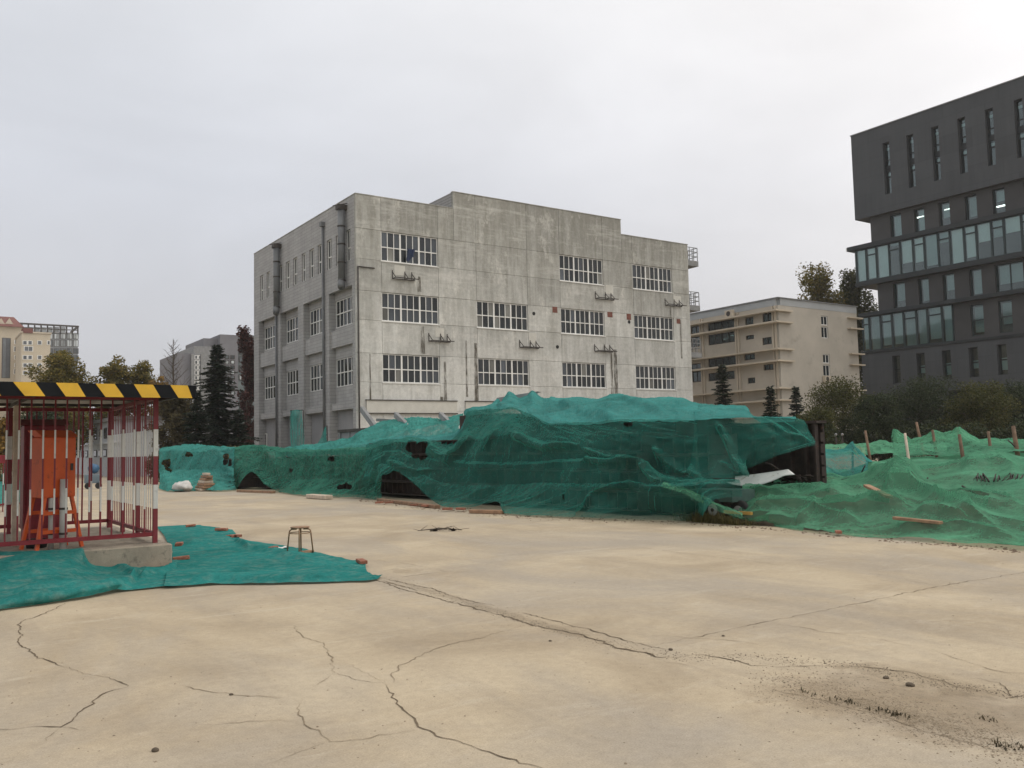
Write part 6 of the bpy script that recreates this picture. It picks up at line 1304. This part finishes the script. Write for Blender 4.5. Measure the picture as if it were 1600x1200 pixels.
def grit(region, n, smin, smax, seed, mat, lab, name='gravel'):
    r = random.Random(seed); o = MB()
    for _ in range(n):
        px, py = region(r); q = Vector([float(v) for v in gz(px, py)]); s = r.uniform(smin, smax) * (r.random() ** 1.5 + .35); vs = []
        for dx, dy, dz in ((1,0,.3),(0,1,.25),(-1,0,.35),(0,-1,.3),(0,0,1)): vs.append(q + Vector((dx * s * r.uniform(.6, 1.3), dy * s * r.uniform(.6, 1.3), dz * s * r.uniform(.4, .9))))
        o.add([q + Vector((s*.9, 0, -.002)), q + Vector((0, s*.9, -.002)), q + Vector((-s*.9, 0, -.002)), q + Vector((0, -s*.9, -.002))] + vs, [(0,1,5,4),(1,2,6,5),(2,3,7,6),(3,0,4,7),(4,5,8),(5,6,8),(6,7,8),(7,4,8)])
    return tag(o.build(name, mat, None, False, (0, 0, 0)), lab, name, None, 'stuff')
def along(pts, spread):
    def f(r):
        i = r.randrange(len(pts) - 1); t = r.random(); return (pts[i][0] + (pts[i+1][0]-pts[i][0]) * t + r.gauss(0, spread * 1.6), pts[i][1] + (pts[i+1][1]-pts[i][1]) * t + r.gauss(0, spread))
    return f
grit(along([(1200,1060),(1300,1085),(1400,1112),(1500,1140),(1600,1175)], 16), 3600, .0022, .0075, 1, stone_m, 'loose grit spread over the broken joint at lower right')
grit(along([(600,905),(700,935),(800,965),(940,1005),(1060,1026),(1200,1028),(1350,1042),(1480,1070),(1600,1088)], 4), 2600, .002, .0065, 2, plain('joint_grit', (.13, .105, .075), .95, .35, 20), 'dark grit lying in the long double joint')
grit(lambda r: (r.uniform(0, 1600), r.uniform(830, 1195)), 700, .0025, .008, 3, stone_m, 'pebbles scattered over the yard')
grit(lambda r: (r.uniform(1100, 1600), r.uniform(815, 850) if r.random() < .3 else 812 + (r.random()) * 6 + 0), 10, .004, .01, 4, stone_m, 'grit under the field net hem')
grit(along([(560,782),(640,790),(700,797),(790,806),(900,811),(1080,818),(1200,826),(1400,845),(1600,862)], 2.2), 900, .008, .035, 6, plain('heap_litter', (.17, .12, .085), .95, .4, 12), 'crumbs and chips of brick along the heap foot')
for k, (px, py, s) in enumerate(((1422,1072,.03),(1385,1060,.022),(242,1174,.022),(361,1086,.014),(1130,994,.014),(1048,1016,.018),(860,1002,.014))):
    bm = bmesh.new(); bmesh.ops.create_icosphere(bm, subdivisions=2, radius=s)
    for v in bm.verts: v.co *= 1 + .3 * mnoise.noise(v.co * 25 + Vector((k, 0, 0))); v.co.z *= .55
    mb = MB(); bm.verts.index_update(); mb.add([v.co for v in bm.verts], [tuple(v.index for v in f.verts) for f in bm.faces]); bm.free(); q = gz(px, py)
    o = mb.build('stone', plain('dark_clod', (.10, .078, .055), .95, .3, 20) if k == 0 else bpy.data.materials['dark_clod'], None, False, (0, 0, 0)); o.location = (q[0], q[1], s * .3); tag(o, ['dark lump in the grit at lower right', 'pale flat lump left of the dark one in the grit', 'reddish pebble near the lower left corner', 'small pebble below the stool in the open yard', 'pebble above the start of the slanting joint', 'pebble at the fork of the double joint', 'pebble just below the double joint in the middle'][k], 'stone', 'single lumps on the yard')
def weeds(px, py, n, h, spread, seed, lab, mat):
    r = random.Random(seed); c = Vector([float(v) for v in gz(px, py)]); o = MB()
    for _ in range(n):
        q = c + Vector((r.gauss(0, spread[0]), r.gauss(0, spread[1]), 0)); d = Vector((r.gauss(0, .5), r.gauss(0, .5), 1)).normalized(); L = h * r.uniform(.4, 1.1); w = Vector((d.y, -d.x, 0)).normalized() * (.004 + .006 * h)
        m = q + d * L * .6; e = q + d * L + Vector((d.x, d.y, -.2)) * L * .4; o.add([q - w, q + w, m + w * .8, m - w * .8, e], [(0, 1, 2, 3), (3, 2, 4)])
    return tag(o.build('weed_tuft', mat, None, False, tuple(c)), lab, 'weed', 'weeds in the yard')
DRY = leafy('dry_weeds', [(0, (.07, .065, .02)), (.5, (.14, .12, .045)), (1, (.22, .18, .08))]); DEAD = leafy('dead_weeds', [(0, (.03, .026, .015)), (1, (.10, .08, .045))])
weeds(1106, 816, 800, .30, (.10, .36), 1, 'olive weed clump before the cart at the net hem', DRY); weeds(1138, 819, 500, .2, (.08, .28), 2, 'lower weeds right of the clump before the cart', DRY)
for k, (px, py, n, lab) in enumerate(((1326,1097,60,'dark dead weed tuft nearest the middle in the broken joint'),(1398,1117,80,'dead weed tuft second from the middle in the broken joint'),(1372,1110,40,'thin weed tuft between two dead tufts'),(1570,1167,60,'dead weed tuft at the lower right edge'),(1598,1168,40,'weed tuft cut by the right picture edge'),(1550,1125,40,'weed tuft above the lower right edge tuft'),(1255,1082,25,'tiny weed tuft at the near end of the joint'))): weeds(px, py, n // 2, .032, (.025, .05), 20 + k, lab, DEAD)

# pale kerb wall and two small lamps between field and hedge
a, b = onx(1282, 692, 31), onx(1345, 692, 31); kw = MB().bbox(31, 31.3, float(b[1]), float(a[1]), 0, 1.45, .03).build('low_wall', slab_m, None, False, (31, float(b[1]), 0)); tag(kw, 'low pale wall behind the right end of the heap', 'wall')
for px, lab in ((1306, 'left of two small white globe lamps before the hedge'), (1316, 'right of two small white globe lamps before the hedge')):
    p = onx(px, 679, 36); t = thing('garden_lamp', lab, 'lamp', (36, float(p[1]), 0), 'garden lamps before the hedge'); x, y, z = [float(v) for v in p]
    MB().tube([(x, y, 0), (x, y, z - .1)], .035, 8).build('pole', MT['darksteel'], t); bm = bmesh.new(); bmesh.ops.create_uvsphere(bm, u_segments=14, v_segments=9, radius=.065); bmesh.ops.translate(bm, vec=(x, y, z), verts=bm.verts); mb = MB(); bm.verts.index_update(); mb.add([v.co for v in bm.verts], [tuple(v.index for v in f.verts) for f in bm.faces]); bm.free(); mb.build('globe', MT['greysteel'], t, True)

# ------------------------------------------------------------------ thin grey air over the whole place
hz = MB().box(-150, 420, -120, 420, -1, 75).build('haze', None); tag(hz, 'pale thin haze hanging over the yard', 'haze', None, 'stuff')
m = bpy.data.materials.new('haze_air'); m.use_nodes = True; m.node_tree.nodes.clear(); vo = m.node_tree.nodes.new('ShaderNodeVolumePrincipled'); vo.inputs['Color'].default_value = (.93, .94, .96, 1); vo.inputs['Density'].default_value = .00026; vo.inputs['Anisotropy'].default_value = .2
ou = m.node_tree.nodes.new('ShaderNodeOutputMaterial'); m.node_tree.links.new(vo.outputs[0], ou.inputs['Volume']); hz.data.materials.append(m)
